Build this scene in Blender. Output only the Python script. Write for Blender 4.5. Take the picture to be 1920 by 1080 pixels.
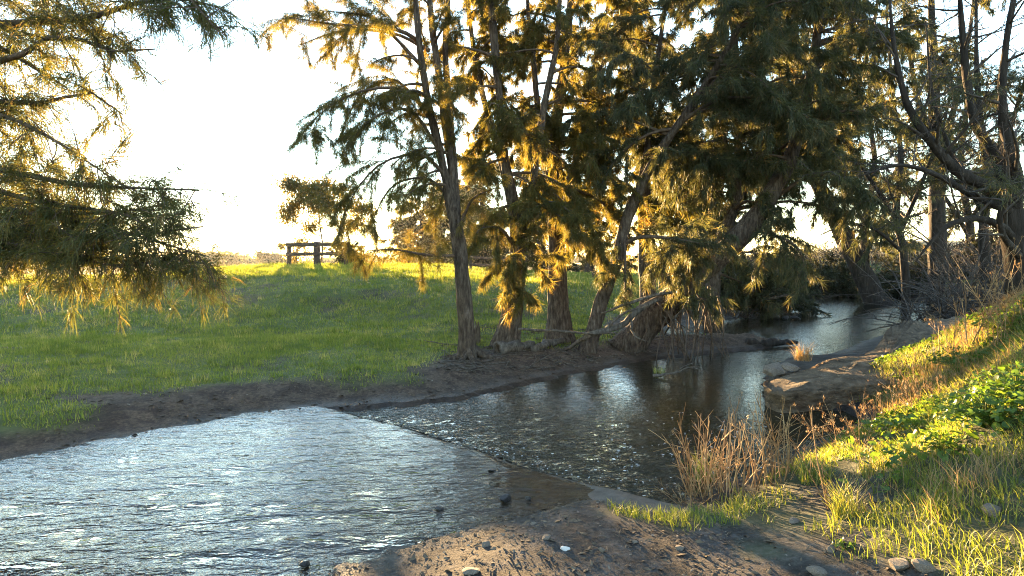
import bpy, math
import numpy as np
from mathutils import Vector

scene = bpy.context.scene
for o in list(bpy.data.objects):
    bpy.data.objects.remove(o)

# ------------------------------------------------------------------ camera, sky, sun, exposure
CAM_H = 2.1
FPX = 1280.0                                  # focal length in photo pixels (1920 wide)
PITCH = math.atan(45.0 / FPX)
cam_d = bpy.data.cameras.new('camera')
cam_d.sensor_width = 36.0
cam_d.lens = 36.0 * FPX / 1920.0
cam_d.clip_start = 0.05
cam_d.clip_end = 6000.0
cam = bpy.data.objects.new('camera', cam_d)
scene.collection.objects.link(cam)
cam.location = (0, 0, CAM_H)
cam.rotation_euler = (math.pi / 2 - PITCH, 0, 0)
scene.camera = cam

SUN_AZ = math.radians(-16.6)                  # clockwise from +Y; negative = left of the view
SUN_EL = math.radians(4.2)
SUN_DIR = Vector((math.sin(SUN_AZ) * math.cos(SUN_EL), math.cos(SUN_AZ) * math.cos(SUN_EL), math.sin(SUN_EL)))
world = bpy.data.worlds.new('World')
scene.world = world
world.use_nodes = True
wn = world.node_tree.nodes
wl = world.node_tree.links
bg = wn['Background']
sky = wn.new('ShaderNodeTexSky')
sky.sky_type = 'NISHITA'
sky.sun_disc = False
sky.sun_elevation = SUN_EL
sky.sun_rotation = SUN_AZ
sky.altitude = 200
sky.air_density = 1.0
sky.dust_density = 0.0
sky.ozone_density = 1.6
hs = wn.new('ShaderNodeHueSaturation')
hs.inputs['Saturation'].default_value = 0.92
wl.new(sky.outputs[0], hs.inputs['Color'])
wl.new(hs.outputs[0], bg.inputs['Color'])
bg.inputs['Strength'].default_value = 0.09

sun_d = bpy.data.lights.new('sun', 'SUN')
sun_d.energy = 5.0
sun_d.angle = math.radians(0.6)
sun_d.color = (1.0, 0.64, 0.29)
sun = bpy.data.objects.new('sun', sun_d)
scene.collection.objects.link(sun)
sun.rotation_euler = (-SUN_DIR).to_track_quat('-Z', 'Y').to_euler()
sun.location = SUN_DIR * 80

scene.view_settings.view_transform = 'Standard'
scene.view_settings.look = 'None'
scene.view_settings.exposure = 4.15
scene.view_settings.gamma = 1.0
scene.render.engine = 'CYCLES'
cy = scene.cycles
cy.use_denoising = True
cy.denoiser = 'OPENIMAGEDENOISE'
cy.denoising_prefilter = 'NONE'
cy.filter_width = 1.0
cy.sample_clamp_direct = 1.2
cy.sample_clamp_indirect = 0.6
cy.max_bounces = 8
cy.diffuse_bounces = 3
cy.glossy_bounces = 3
cy.transmission_bounces = 4
cy.transparent_max_bounces = 8
cy.caustics_reflective = False
cy.caustics_refractive = False
cy.use_adaptive_sampling = True
cy.adaptive_threshold = 0.01

# ------------------------------------------------------------------ helpers
RNG = np.random.default_rng(7)
COL = scene.collection
cp, sp_ = math.cos(PITCH), math.sin(PITCH)


def ray(u, v):
    a = (u - 960.0) / FPX
    b = (540.0 - v) / FPX
    return np.array([a, cp + b * sp_, -sp_ + b * cp])


def at(u, v, Y):
    d = ray(u, v)
    return np.array([0, 0, CAM_H]) + d * (Y / d[1])


def on_z(u, v, z=0.0):
    d = ray(u, v)
    return np.array([0, 0, CAM_H]) + d * ((z - CAM_H) / d[2])


def on_ground(u, v):
    """first hit of the pixel ray with the terrain function"""
    d = ray(u, v)
    t = np.geomspace(2.0, 400.0, 4000)
    P = np.array([0, 0, CAM_H])[None] + d[None] * t[:, None]
    g = ground_z(P[:, 0], P[:, 1])
    k = int(np.argmax(P[:, 2] < g))
    return np.array([P[k, 0], P[k, 1], g[k]])


def sstep(a, b, x):
    t = np.clip((x - a) / (b - a), 0, 1)
    return t * t * (3 - 2 * t)


def hash2(ix, iy, seed):
    h = (ix.astype(np.int64) * 374761393 + iy.astype(np.int64) * 668265263 + seed * 974634777) & 0x7fffffff
    h = ((h ^ (h >> 13)) * 1274126177) & 0x7fffffff
    h = h ^ (h >> 16)
    return (h & 0xffff) / 65535.0


def vnoise(x, y, seed=0):
    xi = np.floor(x); yi = np.floor(y)
    fx = x - xi; fy = y - yi
    fx = fx * fx * (3 - 2 * fx); fy = fy * fy * (3 - 2 * fy)
    a = hash2(xi, yi, seed); b = hash2(xi + 1, yi, seed)
    c = hash2(xi, yi + 1, seed); d = hash2(xi + 1, yi + 1, seed)
    return (a * (1 - fx) + b * fx) * (1 - fy) + (c * (1 - fx) + d * fx) * fy - 0.5


def fbm(x, y, f, octv=4, seed=0):
    s = 0; a = 1.0
    for k in range(octv):
        s = s + a * vnoise(x * f + 17.3 * k, y * f - 9.1 * k, seed + k)
        f *= 2.03; a *= 0.5
    return s


def norm(a):
    return a / np.maximum(np.linalg.norm(a, axis=-1, keepdims=True), 1e-9)


def mesh_np(name, V, tris=None, quads=None, attrs=None, smooth=False):
    me = bpy.data.meshes.new(name)
    V = np.asarray(V, dtype=np.float32)
    nt = 0 if tris is None else len(tris)
    nq = 0 if quads is None else len(quads)
    me.vertices.add(len(V))
    me.vertices.foreach_set('co', V.ravel())
    loops = []
    if nt: loops.append(np.asarray(tris, dtype=np.int32).ravel())
    if nq: loops.append(np.asarray(quads, dtype=np.int32).ravel())
    L = np.concatenate(loops)
    me.loops.add(len(L))
    me.loops.foreach_set('vertex_index', L)
    starts = np.concatenate([np.arange(nt) * 3, nt * 3 + np.arange(nq) * 4]).astype(np.int32)
    me.polygons.add(nt + nq)
    me.polygons.foreach_set('loop_start', starts)
    if smooth:
        me.polygons.foreach_set('use_smooth', np.ones(nt + nq, dtype=bool))
    for k, a in (attrs or {}).items():
        at_ = me.attributes.new(k, 'FLOAT', 'POINT')
        at_.data.foreach_set('value', np.asarray(a, dtype=np.float32))
    me.update(calc_edges=True)
    me.validate()
    return me


def link(name, data, parent=None, mat=None, label=None, cat=None, group=None, kind=None, loc=None):
    o = bpy.data.objects.new(name, data)
    COL.objects.link(o)
    if parent is not None: o.parent = parent
    if mat is not None: o.data.materials.append(mat)
    if label: o['label'] = label
    if cat: o['category'] = cat
    if group: o['group'] = group
    if kind: o['kind'] = kind
    if loc is not None: o.location = loc
    return o


class MB:
    """collects geometry of one mesh"""
    def __init__(s):
        s.V = []; s.T = []; s.Q = []; s.A = []; s.n = 0

    def add(s, V, T=None, Q=None, tint=0.5):
        V = np.asarray(V, dtype=np.float64)
        if T is not None and len(T): s.T.append(np.asarray(T) + s.n)
        if Q is not None and len(Q): s.Q.append(np.asarray(Q) + s.n)
        s.V.append(V)
        s.A.append(np.broadcast_to(np.asarray(tint, dtype=np.float64), (len(V),)))
        s.n += len(V)

    def mesh(s, name, smooth=False, origin=None):
        V = np.concatenate(s.V)
        if origin is not None: V = V - np.asarray(origin)[None]
        return mesh_np(name, V, np.concatenate(s.T) if s.T else None, np.concatenate(s.Q) if s.Q else None,
                       {'tint': np.concatenate(s.A)}, smooth)

    def tube(s, P, R, n=8, tint=0.5, rough=0.0, cap=True, flute=0.0):
        P = np.asarray(P, dtype=np.float64); R = np.asarray(R, dtype=np.float64)
        m = len(P)
        T = np.gradient(P, axis=0); T = norm(T)
        up = np.array([0.13, 0.31, 0.94])
        if abs(T[0] @ up) > 0.9: up = np.array([0.93, 0.2, 0.1])
        N = np.zeros_like(P)
        a = np.cross(T[0], up); a /= np.linalg.norm(a)
        for i in range(m):
            a = a - (a @ T[i]) * T[i]
            a /= max(np.linalg.norm(a), 1e-9)
            N[i] = a
        B = np.cross(T, N)
        th = np.arange(n) / n * 2 * math.pi
        rr = R[:, None] * np.ones((1, n))
        if rough > 0:
            k = np.arange(m)[:, None] * 0.6
            rr = rr * (1 + rough * 2 * vnoise(np.cos(th)[None] * 1.6 + k, np.sin(th)[None] * 1.6 + k * 0.7 + 31, 5))
        if flute > 0:
            rr = rr * (1 + flute * np.cos(th * 3 + 1)[None] * (R / R.max())[:, None] ** 3)
        V = P[:, None] + rr[..., None] * (np.cos(th)[None, :, None] * N[:, None] + np.sin(th)[None, :, None] * B[:, None])
        V = V.reshape(-1, 3)
        i = np.arange(m - 1)[:, None] * n; j = np.arange(n)[None]; j2 = (j + 1) % n
        Q = np.stack([i + j, i + j2, i + n + j2, i + n + j], -1).reshape(-1, 4)
        Tt = None
        if cap:
            V = np.concatenate([V, P[:1], P[-1:]])
            c0, c1 = m * n, m * n + 1
            jj = np.arange(n)
            Tt = np.concatenate([np.stack([(jj + 1) % n, jj, np.full(n, c0)], -1),
                                 np.stack([(m - 1) * n + jj, (m - 1) * n + (jj + 1) % n, np.full(n, c1)], -1)])
        s.add(V, Tt, Q, tint)


def smooth_path(P, n):
    """Catmull-Rom resample of a polyline (any number of columns) to n points"""
    P = np.asarray(P, dtype=np.float64)
    if len(P) < 3:
        t = np.linspace(0, 1, n)[:, None]
        return P[0] * (1 - t) + P[-1] * t
    Q = np.vstack([2 * P[0] - P[1], P, 2 * P[-1] - P[-2]])
    d = np.linalg.norm(np.diff(P[:, :3], axis=0), axis=1); c = np.concatenate([[0], np.cumsum(d)]); c /= c[-1]
    out = []
    for s in np.linspace(0, 1, n):
        k = min(int(np.searchsorted(c, s, 'right')) - 1, len(P) - 2)
        t = (s - c[k]) / max(c[k + 1] - c[k], 1e-9)
        p0, p1, p2, p3 = Q[k], Q[k + 1], Q[k + 2], Q[k + 3]
        out.append(0.5 * (2 * p1 + (p2 - p0) * t + (2 * p0 - 5 * p1 + 4 * p2 - p3) * t * t + (3 * p1 - p0 - 3 * p2 + p3) * t ** 3))
    return np.array(out)


# ------------------------------------------------------------------ materials
def new_mat(name):
    m = bpy.data.materials.new(name); m.use_nodes = True
    nt = m.node_tree; nt.nodes.clear()
    return m, nt.nodes, nt.links


def nd(nodes, t, **kw):
    n = nodes.new(t)
    for k, v in kw.items(): setattr(n, k, v)
    return n


def ramp(nodes, stops):
    r = nodes.new('ShaderNodeValToRGB')
    e = r.color_ramp.elements
    while len(e) < len(stops): e.new(0.5)
    for k, (p, c) in enumerate(stops):
        e[k].position = p; e[k].color = (*c, 1)
    return r


def leaf_mat(name, stops, transl=0.5, rough=0.5, tcol=None):
    m, n, l = new_mat(name)
    a = nd(n, 'ShaderNodeAttribute', attribute_name='tint')
    r = ramp(n, stops)
    l.new(a.outputs['Fac'], r.inputs[0])
    dif = nd(n, 'ShaderNodeBsdfPrincipled'); dif.inputs['Roughness'].default_value = rough
    dif.inputs['Specular IOR Level'].default_value = 0.25
    tr = nd(n, 'ShaderNodeBsdfTranslucent')
    mix = nd(n, 'ShaderNodeMixShader'); mix.inputs[0].default_value = transl
    out = nd(n, 'ShaderNodeOutputMaterial')
    l.new(r.outputs[0], dif.inputs['Base Color'])
    mul = nd(n, 'ShaderNodeMix', data_type='RGBA', blend_type='MULTIPLY'); mul.inputs[0].default_value = 1
    l.new(r.outputs[0], mul.inputs[6]); mul.inputs[7].default_value = (*(tcol or (1.5, 1.35, 0.6)), 1)
    l.new(mul.outputs[2], tr.inputs[0])
    l.new(dif.outputs[0], mix.inputs[1]); l.new(tr.outputs[0], mix.inputs[2]); l.new(mix.outputs[0], out.inputs[0])
    return m


def rough_mat(name, stops, scale=6.0, stretch=(1, 1, 1), bump=0.5, rough=0.9, dist=0.02, use_tint=False):
    m, n, l = new_mat(name)
    tc = nd(n, 'ShaderNodeTexCoord'); mp = nd(n, 'ShaderNodeMapping')
    mp.inputs['Scale'].default_value = stretch
    l.new(tc.outputs['Object'], mp.inputs[0])
    t = nd(n, 'ShaderNodeTexNoise'); t.inputs['Scale'].default_value = scale
    t.inputs['Detail'].default_value = 8; t.inputs['Roughness'].default_value = 0.65
    l.new(mp.outputs[0], t.inputs['Vector'])
    r = ramp(n, stops)
    l.new(t.outputs['Fac'], r.inputs[0])
    p = nd(n, 'ShaderNodeBsdfPrincipled'); p.inputs['Roughness'].default_value = rough
    p.inputs['Specular IOR Level'].default_value = 0.2
    if use_tint:
        a = nd(n, 'ShaderNodeAttribute', attribute_name='tint')
        mx = nd(n, 'ShaderNodeMix', data_type='RGBA', blend_type='MULTIPLY'); mx.inputs[0].default_value = 1
        c2 = nd(n, 'ShaderNodeCombineColor')
        for k in range(3): l.new(a.outputs['Fac'], c2.inputs[k])
        l.new(r.outputs[0], mx.inputs[6]); l.new(c2.outputs[0], mx.inputs[7])
        l.new(mx.outputs[2], p.inputs['Base Color'])
    else:
        l.new(r.outputs[0], p.inputs['Base Color'])
    b = nd(n, 'ShaderNodeBump'); b.inputs['Strength'].default_value = bump; b.inputs['Distance'].default_value = dist
    l.new(t.outputs['Fac'], b.inputs['Height']); l.new(b.outputs[0], p.inputs['Normal'])
    out = nd(n, 'ShaderNodeOutputMaterial'); l.new(p.outputs[0], out.inputs[0])
    return m


M = {}
M['bark'] = rough_mat('bark', [(0.32, (0.018, 0.013, 0.010)), (0.5, (0.065, 0.049, 0.038)), (0.72, (0.15, 0.122, 0.10))], 9, (2.2, 2.2, 0.5), 1.0, 0.95, 0.09)
M['bark_dark'] = rough_mat('bark_dark', [(0.3, (0.010, 0.008, 0.007)), (0.55, (0.028, 0.023, 0.020)), (0.8, (0.07, 0.06, 0.052))], 7, (1.6, 1.6, 0.3), 1.0, 0.95, 0.05)
M['twig'] = rough_mat('twig_bark', [(0.35, (0.045, 0.032, 0.024)), (0.7, (0.11, 0.08, 0.06))], 14, (1, 1, 1), 0.3)
M['bare_twig'] = rough_mat('bare_twig_bark', [(0.35, (0.03, 0.025, 0.022)), (0.7, (0.085, 0.072, 0.065))], 9, (1, 1, 1), 0.4)
M['deadwood'] = rough_mat('deadwood', [(0.32, (0.025, 0.020, 0.016)), (0.52, (0.075, 0.062, 0.051)), (0.75, (0.16, 0.14, 0.118))], 8, (2, 2, 0.5), 0.8, 0.9, 0.03)
M['timber'] = rough_mat('timber', [(0.3, (0.03, 0.022, 0.017)), (0.6, (0.07, 0.053, 0.041)), (0.85, (0.12, 0.096, 0.077))], 6, (0.6, 3, 3), 0.6, 0.85, 0.02)
M['stone'] = rough_mat('stone', [(0.3, (0.09, 0.072, 0.057)), (0.55, (0.18, 0.15, 0.12)), (0.8, (0.29, 0.25, 0.21))], 11, (1, 1, 1), 0.7, 0.85, 0.02)
M['wet_stone'] = rough_mat('wet_stone', [(0.3, (0.012, 0.011, 0.012)), (0.6, (0.035, 0.032, 0.032)), (0.85, (0.07, 0.065, 0.06))], 9, (1, 1, 1), 0.6, 0.35, 0.02)
M['white_stone'] = rough_mat('white_stone', [(0.3, (0.42, 0.41, 0.40)), (0.6, (0.62, 0.61, 0.60)), (0.85, (0.74, 0.73, 0.72))], 14, (1, 1, 1), 0.5, 0.7, 0.01)
M['needle'] = leaf_mat('she_oak_needles', [(0.0, (0.055, 0.060, 0.022)), (0.45, (0.085, 0.085, 0.030)), (0.8, (0.125, 0.10, 0.038)), (1.0, (0.17, 0.11, 0.05))], 0.58, 0.55, (1.9, 1.6, 0.65))
M['needle_left'] = leaf_mat('she_oak_needles_left', [(0.0, (0.040, 0.050, 0.022)), (0.5, (0.075, 0.080, 0.030)), (0.85, (0.12, 0.10, 0.038)), (1.0, (0.17, 0.11, 0.05))], 0.5, 0.55)
M['needle_green'] = leaf_mat('she_oak_needles_green', [(0.0, (0.034, 0.044, 0.026)), (0.5, (0.056, 0.066, 0.036)), (0.85, (0.09, 0.085, 0.045)), (1.0, (0.14, 0.10, 0.055))], 0.48, 0.55, (1.8, 1.55, 0.75))
M['needle_pale'] = leaf_mat('she_oak_needles_pale', [(0.0, (0.085, 0.08, 0.032)), (0.6, (0.135, 0.115, 0.045)), (1.0, (0.19, 0.14, 0.06))], 0.55, 0.55)
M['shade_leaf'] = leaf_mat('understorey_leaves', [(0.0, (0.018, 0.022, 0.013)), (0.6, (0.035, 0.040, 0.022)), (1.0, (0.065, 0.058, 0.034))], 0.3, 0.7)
M['gum_leaf'] = leaf_mat('gum_leaves', [(0.0, (0.07, 0.07, 0.025)), (0.6, (0.12, 0.095, 0.03)), (1.0, (0.17, 0.11, 0.035))], 0.55, 0.5)
M['far_leaf'] = leaf_mat('far_leaves', [(0.0, (0.06, 0.065, 0.04)), (1.0, (0.11, 0.10, 0.06))], 0.35, 0.7)
M['grass'] = leaf_mat('grass_blades', [(0.0, (0.068, 0.095, 0.020)), (0.4, (0.135, 0.172, 0.038)), (0.75, (0.21, 0.225, 0.058)), (1.0, (0.32, 0.27, 0.13))], 0.48, 0.55, (1.5, 1.4, 0.5))
M['weed'] = leaf_mat('weed_leaves', [(0.0, (0.045, 0.095, 0.022)), (0.6, (0.085, 0.15, 0.03)), (1.0, (0.14, 0.19, 0.04))], 0.45, 0.45, (1.5, 1.4, 0.5))
M['dry'] = leaf_mat('dry_stems', [(0.0, (0.15, 0.088, 0.042)), (0.5, (0.29, 0.185, 0.088)), (1.0, (0.44, 0.32, 0.17))], 0.2, 0.7, (1.2, 1.1, 0.8))
M['straw'] = leaf_mat('straw', [(0.0, (0.17, 0.12, 0.06)), (1.0, (0.34, 0.25, 0.12))], 0.35, 0.7, (1.3, 1.1, 0.7))
M['litter'] = rough_mat('leaf_litter', [(0.3, (0.035, 0.026, 0.019)), (0.6, (0.09, 0.068, 0.05)), (0.85, (0.19, 0.155, 0.12))], 30, (1, 1, 1), 0.4, use_tint=False)
M['straw_bits'] = rough_mat('straw_bits', [(0.3, (0.06, 0.045, 0.03)), (0.6, (0.14, 0.105, 0.07)), (0.85, (0.26, 0.21, 0.15))], 25, (1, 1, 1), 0.3)
M['earth'] = rough_mat('earth', [(0.3, (0.05, 0.034, 0.024)), (0.55, (0.12, 0.085, 0.06)), (0.8, (0.21, 0.16, 0.115))], 5, (1, 1, 1), 1.0, 0.95, 0.05)
M['foam'] = rough_mat('foam', [(0.3, (0.55, 0.56, 0.57)), (0.7, (0.8, 0.8, 0.8))], 40, (1, 1, 1), 0.2)
M['concrete'] = rough_mat('concrete', [(0.3, (0.06, 0.048, 0.038)), (0.6, (0.115, 0.097, 0.08)), (0.85, (0.18, 0.16, 0.135))], 7, (1, 1, 1), 0.6, 0.9, 0.02)
# ------------------------------------------------------------------ terrain
FAR_PX = [(-500, 1010), (-200, 935), (0, 880), (140, 843), (300, 812), (430, 787), (560, 770), (640, 763), (760, 755), (860, 745), (930, 728),
          (1000, 712), (1060, 698), (1150, 682), (1250, 667), (1340, 658), (1410, 652), (1490, 641), (1400, 632), (1290, 635), (1225, 632),
          (1250, 614), (1330, 602), (1400, 593), (1460, 577), (1410, 565), (1480, 556), (1560, 551), (1700, 553), (1760, 562)]
NEAR_PX = [(1790, 585), (1745, 600), (1690, 615), (1620, 640), (1560, 662), (1490, 668), (1440, 690), (1440, 735), (1500, 757), (1600, 765), (1620, 790),
           (1570, 815), (1500, 840), (1420, 880), (1330, 915), (1245, 945), (1070, 925), (960, 962), (830, 992), (700, 1040), (560, 1088), (300, 1250), (-300, 1650)]


def zpoly(px):
    return np.array([on_z(u, v)[:2] for u, v in px])


def densify(P, step=0.25, jit=0.05, seed=3):
    r = np.random.default_rng(seed)
    out = []
    for a, b in zip(P[:-1], P[1:]):
        L = np.linalg.norm(b - a); k = max(1, int(L / step)) if L < 12 else max(1, int(L / 1.0))
        for i in range(k):
            q = a + (b - a) * i / k
            out.append(q + (r.normal(0, jit, 2) if i else 0))
    out.append(P[-1])
    return np.array(out)


FAR = densify(zpoly(FAR_PX)); NEAR = densify(zpoly(NEAR_PX), seed=4)
WATER = np.vstack([FAR, NEAR, [[-9, 1.2]], [[-11, 2.0]]])


def dist_poly(x, y, P):
    best = np.full(x.shape, 1e9)
    for a, b in zip(P[:-1], P[1:]):
        dx, dy = b - a
        L2 = dx * dx + dy * dy + 1e-12
        t = np.clip(((x - a[0]) * dx + (y - a[1]) * dy) / L2, 0, 1)
        best = np.minimum(best, (x - a[0] - t * dx) ** 2 + (y - a[1] - t * dy) ** 2)
    return np.sqrt(best)


def inside(x, y, P):
    c = np.zeros(x.shape, dtype=bool)
    Q = np.roll(P, -1, 0)
    for (x0, y0), (x1, y1) in zip(P, Q):
        if y0 == y1: continue
        k = ((y0 > y) != (y1 > y)) & (x < (x1 - x0) * (y - y0) / (y1 - y0) + x0)
        c ^= k
    return c


def fields(x, y):
    df = dist_poly(x, y, FAR); dn = dist_poly(x, y, NEAR)
    return df, dn, inside(x, y, WATER)


def ground_from(x, y, df, dn, w):
    # far bank: mud shelf, grassy flat, then the mound with the fence
    hx = 0.75 + 0.95 * sstep(-26, -13, x) * (1 - 0.66 * sstep(-9, 7, x))
    yy = y + 0.5 * fbm(x, y, 0.15, 2, 8)
    m = 0.68 * sstep(16.5, 26.5, yy) + 0.32 * np.clip((yy - 20) / 22, 0, 1)
    back = 1 - 0.35 * sstep(42, 75, y)
    # level of the flat rises a little away from the water
    zf = 0.24 * sstep(0, 1.5, df) + 0.10 * sstep(1.2, 6, df) + hx * m * back * sstep(0.5, 6, df)
    zf = zf + 0.07 * fbm(x, y, 0.55, 3, 21) * sstep(0.4, 2.5, df) + (0.16 * fbm(x, y, 0.3, 2, 23) + 0.10 * fbm(x, y, 0.95, 2, 24)) * sstep(15, 19, y) * (1 - sstep(23, 27, y))
    # the bank beyond the far end of the pool
    rt = sstep(9, 16, x) * sstep(36, 41, y)
    zf = zf * (1 - rt) + rt * (1.6 * sstep(0.0, 4.5, df) + 0.75 * sstep(4, 12, df) + 0.15 * fbm(x, y, 0.4, 3, 4))
    # near bank: mud apron, then the weedy slope to the right
    s = 1.55 * sstep(2.3, 6.6, x - 0.50 * np.maximum(y - 6.0, -1.5)) * (1 - 0.85 * sstep(10.0, 14.0, y - 0.2 * np.maximum(x - 8, 0)))
    zn = 0.13 * sstep(0, 0.9, dn) + 0.12 * sstep(0.7, 3, dn) + s * sstep(0.0, 2.2, dn)
    sc = sstep(0.3, 0.62, dn) * sstep(2.1, 2.7, x) * sstep(4.6, 5.4, y) * (1 - sstep(9, 10, y))
    zn = zn + 0.16 * sc * (0.6 + fbm(x, y, 1.1, 2, 41)) + 0.035 * fbm(x, y, 1.0, 3, 12) * sstep(0.1, 0.8, dn)
    z = np.where(df < dn, zf, zn)
    z = z + 0.018 * fbm(x, y, 5.0, 3, 30) * sstep(0, 0.4, np.minimum(df, dn)) + 0.012 * fbm(x, y, 2.2, 2, 55)
    d = np.minimum(df, dn)
    bed = -0.06 - 0.45 * sstep(0, 2.5, d)
    return np.where(w, bed, z + 0.004)


def ground_exact(x, y):
    x = np.atleast_1d(np.asarray(x, dtype=np.float64)); y = np.atleast_1d(np.asarray(y, dtype=np.float64))
    df, dn, w = fields(x, y)
    return ground_from(x, y, df, dn, w)




def grass_mask(x, y, df, dn, w):
    far = sstep(1.3, 2.3, df + 1.7 * fbm(x, y, 0.45, 3, 60)) * (1 - 0.6 * sstep(0.27, 0.48, fbm(x, y, 0.7, 4, 61) + 0.12 * sstep(17, 20, y)) * (1 - sstep(24, 27, y)))
    p = at(20, 790, 8.6)
    far = np.maximum(far, sstep(1.15, 0.5, np.hypot((x - p[0]), (y - p[1])) + 0.5 * fbm(x, y, 1.5, 2, 66)))
    # under the trees less grass
    far = far * (1 - 0.45 * sstep(7, 9, x) * (1 - sstep(30, 34, y)))
    q = fbm(x, y, 1.1, 3, 62)
    near = sstep(-0.18, 0.25, q + 0.85 * (x - 1.9 - 0.28 * (5.6 - y)) * 0.5)
    near = near * sstep(0.15, 0.45, dn) * (1 - sstep(11.5, 13, y))
    return np.where(w, 0, np.where(df < dn, far, near))


def axis(parts):
    out = [np.arange(a, b, s) for a, b, s in parts]
    return np.concatenate(out)


gx = axis([(-11, 9.5, 0.14), (9.5, 26, 0.3), (26, 60, 1.2)])
gx = np.concatenate([-np.geomspace(60, 2500, 26)[::-1], np.arange(-60, -26, 1.2), np.arange(-26, -11, 0.3), gx, np.geomspace(61, 2500, 26)])
gy = axis([(-6, 2.5, 0.5), (2.5, 17, 0.13), (17, 44, 0.2), (44, 75, 1.0)])
gy = np.concatenate([-np.geomspace(6.5, 600, 14)[::-1], gy, np.geomspace(76, 3500, 26)])
GX, GY = np.meshgrid(gx, gy)
fx, fy = GX.ravel(), GY.ravel()
DF, DN, WI = fields(fx, fy)
GZ = ground_from(fx, fy, DF, DN, WI)
GM = grass_mask(fx, fy, DF, DN, WI)
nx, ny = len(gx), len(gy)
i = np.arange(ny - 1)[:, None] * nx; j = np.arange(nx - 1)[None]
Q = np.stack([i + j, i + j + 1, i + nx + j + 1, i + nx + j], -1).reshape(-1, 4)
wet = np.where(WI, 1.0, 1 - sstep(0.02, 0.55, np.minimum(DF, DN) + 0.25 * fbm(fx, fy, 2.0, 2, 71)))
GZ2 = GZ.reshape(ny, nx)


def ground_z(x, y):
    """height of the built ground sheet (bilinear)"""
    x = np.atleast_1d(np.asarray(x, dtype=np.float64)); y = np.atleast_1d(np.asarray(y, dtype=np.float64))
    a = np.clip(np.searchsorted(gx, x) - 1, 0, nx - 2); b = np.clip(np.searchsorted(gy, y) - 1, 0, ny - 2)
    tx = np.clip((x - gx[a]) / (gx[a + 1] - gx[a]), 0, 1); ty = np.clip((y - gy[b]) / (gy[b + 1] - gy[b]), 0, 1)
    return (GZ2[b, a] * (1 - tx) + GZ2[b, a + 1] * tx) * (1 - ty) + (GZ2[b + 1, a] * (1 - tx) + GZ2[b + 1, a + 1] * tx) * ty


def gz(x, y):
    return float(ground_z(x, y)[0])


near_side = (DN < DF).astype(float)
ground_me = mesh_np('ground', np.stack([fx, fy, GZ], -1), None, Q, {'grass': GM, 'wet': wet, 'near': near_side}, True)

m, n, l = new_mat('ground')
geo = nd(n, 'ShaderNodeNewGeometry')
ag = nd(n, 'ShaderNodeAttribute', attribute_name='grass'); aw = nd(n, 'ShaderNodeAttribute', attribute_name='wet'); an = nd(n, 'ShaderNodeAttribute', attribute_name='near')
def ntex(scale, detail=6, rough=0.65):
    t = nd(n, 'ShaderNodeTexNoise'); t.inputs['Scale'].default_value = scale; t.inputs['Detail'].default_value = detail; t.inputs['Roughness'].default_value = rough
    l.new(geo.outputs['Position'], t.inputs['Vector']); return t
t1, t2, t3 = ntex(3.5), ntex(22, 8, 0.75), ntex(0.8, 4)
soil = ramp(n, [(0.3, (0.022, 0.014, 0.009)), (0.48, (0.062, 0.041, 0.028)), (0.64, (0.125, 0.088, 0.060)), (0.82, (0.25, 0.20, 0.15))])
dirt = ramp(n, [(0.3, (0.022, 0.019, 0.017)), (0.48, (0.050, 0.045, 0.042)), (0.64, (0.088, 0.081, 0.076)), (0.82, (0.18, 0.17, 0.16))])
l.new(t2.outputs['Fac'], soil.inputs[0]); l.new(t2.outputs['Fac'], dirt.inputs[0])
grs = ramp(n, [(0.3, (0.045, 0.055, 0.016)), (0.6, (0.085, 0.105, 0.028)), (0.85, (0.13, 0.14, 0.045))])
mixf = nd(n, 'ShaderNodeMath', operation='ADD'); l.new(t1.outputs['Fac'], mixf.inputs[0]); l.new(t3.outputs['Fac'], mixf.inputs[1])
half = nd(n, 'ShaderNodeMath', operation='MULTIPLY'); l.new(mixf.outputs[0], half.inputs[0]); half.inputs[1].default_value = 0.5
l.new(half.outputs[0], grs.inputs[0])
def cmix(fac, a, b, bt='MIX'):
    x = nd(n, 'ShaderNodeMix', data_type='RGBA', blend_type=bt)
    if isinstance(fac, float): x.inputs[0].default_value = fac
    else: l.new(fac, x.inputs[0])
    l.new(a, x.inputs[6])
    if isinstance(b, tuple): x.inputs[7].default_value = b
    else: l.new(b, x.inputs[7])
    return x.outputs[2]
# damp blotches in the trodden earth
bl = ramp(n, [(0.42, (0.45, 0.42, 0.40)), (0.56, (1, 1, 1))]); l.new(t1.outputs['Fac'], bl.inputs[0])
dirt_c = cmix(1.0, dirt.outputs[0], bl.outputs[0], 'MULTIPLY')
soil_c = cmix(1.0, soil.outputs[0], bl.outputs[0], 'MULTIPLY')
base = cmix(an.outputs['Fac'], soil_c, dirt_c)
thin = nd(n, 'ShaderNodeMapRange'); l.new(an.outputs['Fac'], thin.inputs[0]); thin.inputs[3].default_value = 0.95; thin.inputs[4].default_value = 0.4
gf = nd(n, 'ShaderNodeMath', operation='MULTIPLY'); l.new(ag.outputs['Fac'], gf.inputs[0]); l.new(thin.outputs[0], gf.inputs[1])
base = cmix(gf.outputs[0], base, grs.outputs[0])
wetc = cmix(1.0, base, (0.42, 0.38, 0.34, 1), 'MULTIPLY')
base = cmix(aw.outputs['Fac'], base, wetc)
p = nd(n, 'ShaderNodeBsdfPrincipled'); l.new(base, p.inputs['Base Color'])
rg = nd(n, 'ShaderNodeMapRange'); l.new(aw.outputs['Fac'], rg.inputs[0]); rg.inputs[3].default_value = 0.95; rg.inputs[4].default_value = 0.55
l.new(rg.outputs[0], p.inputs['Roughness']); p.inputs['Specular IOR Level'].default_value = 0.25
b1 = nd(n, 'ShaderNodeBump'); b1.inputs['Strength'].default_value = 0.7; b1.inputs['Distance'].default_value = 0.035
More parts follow.
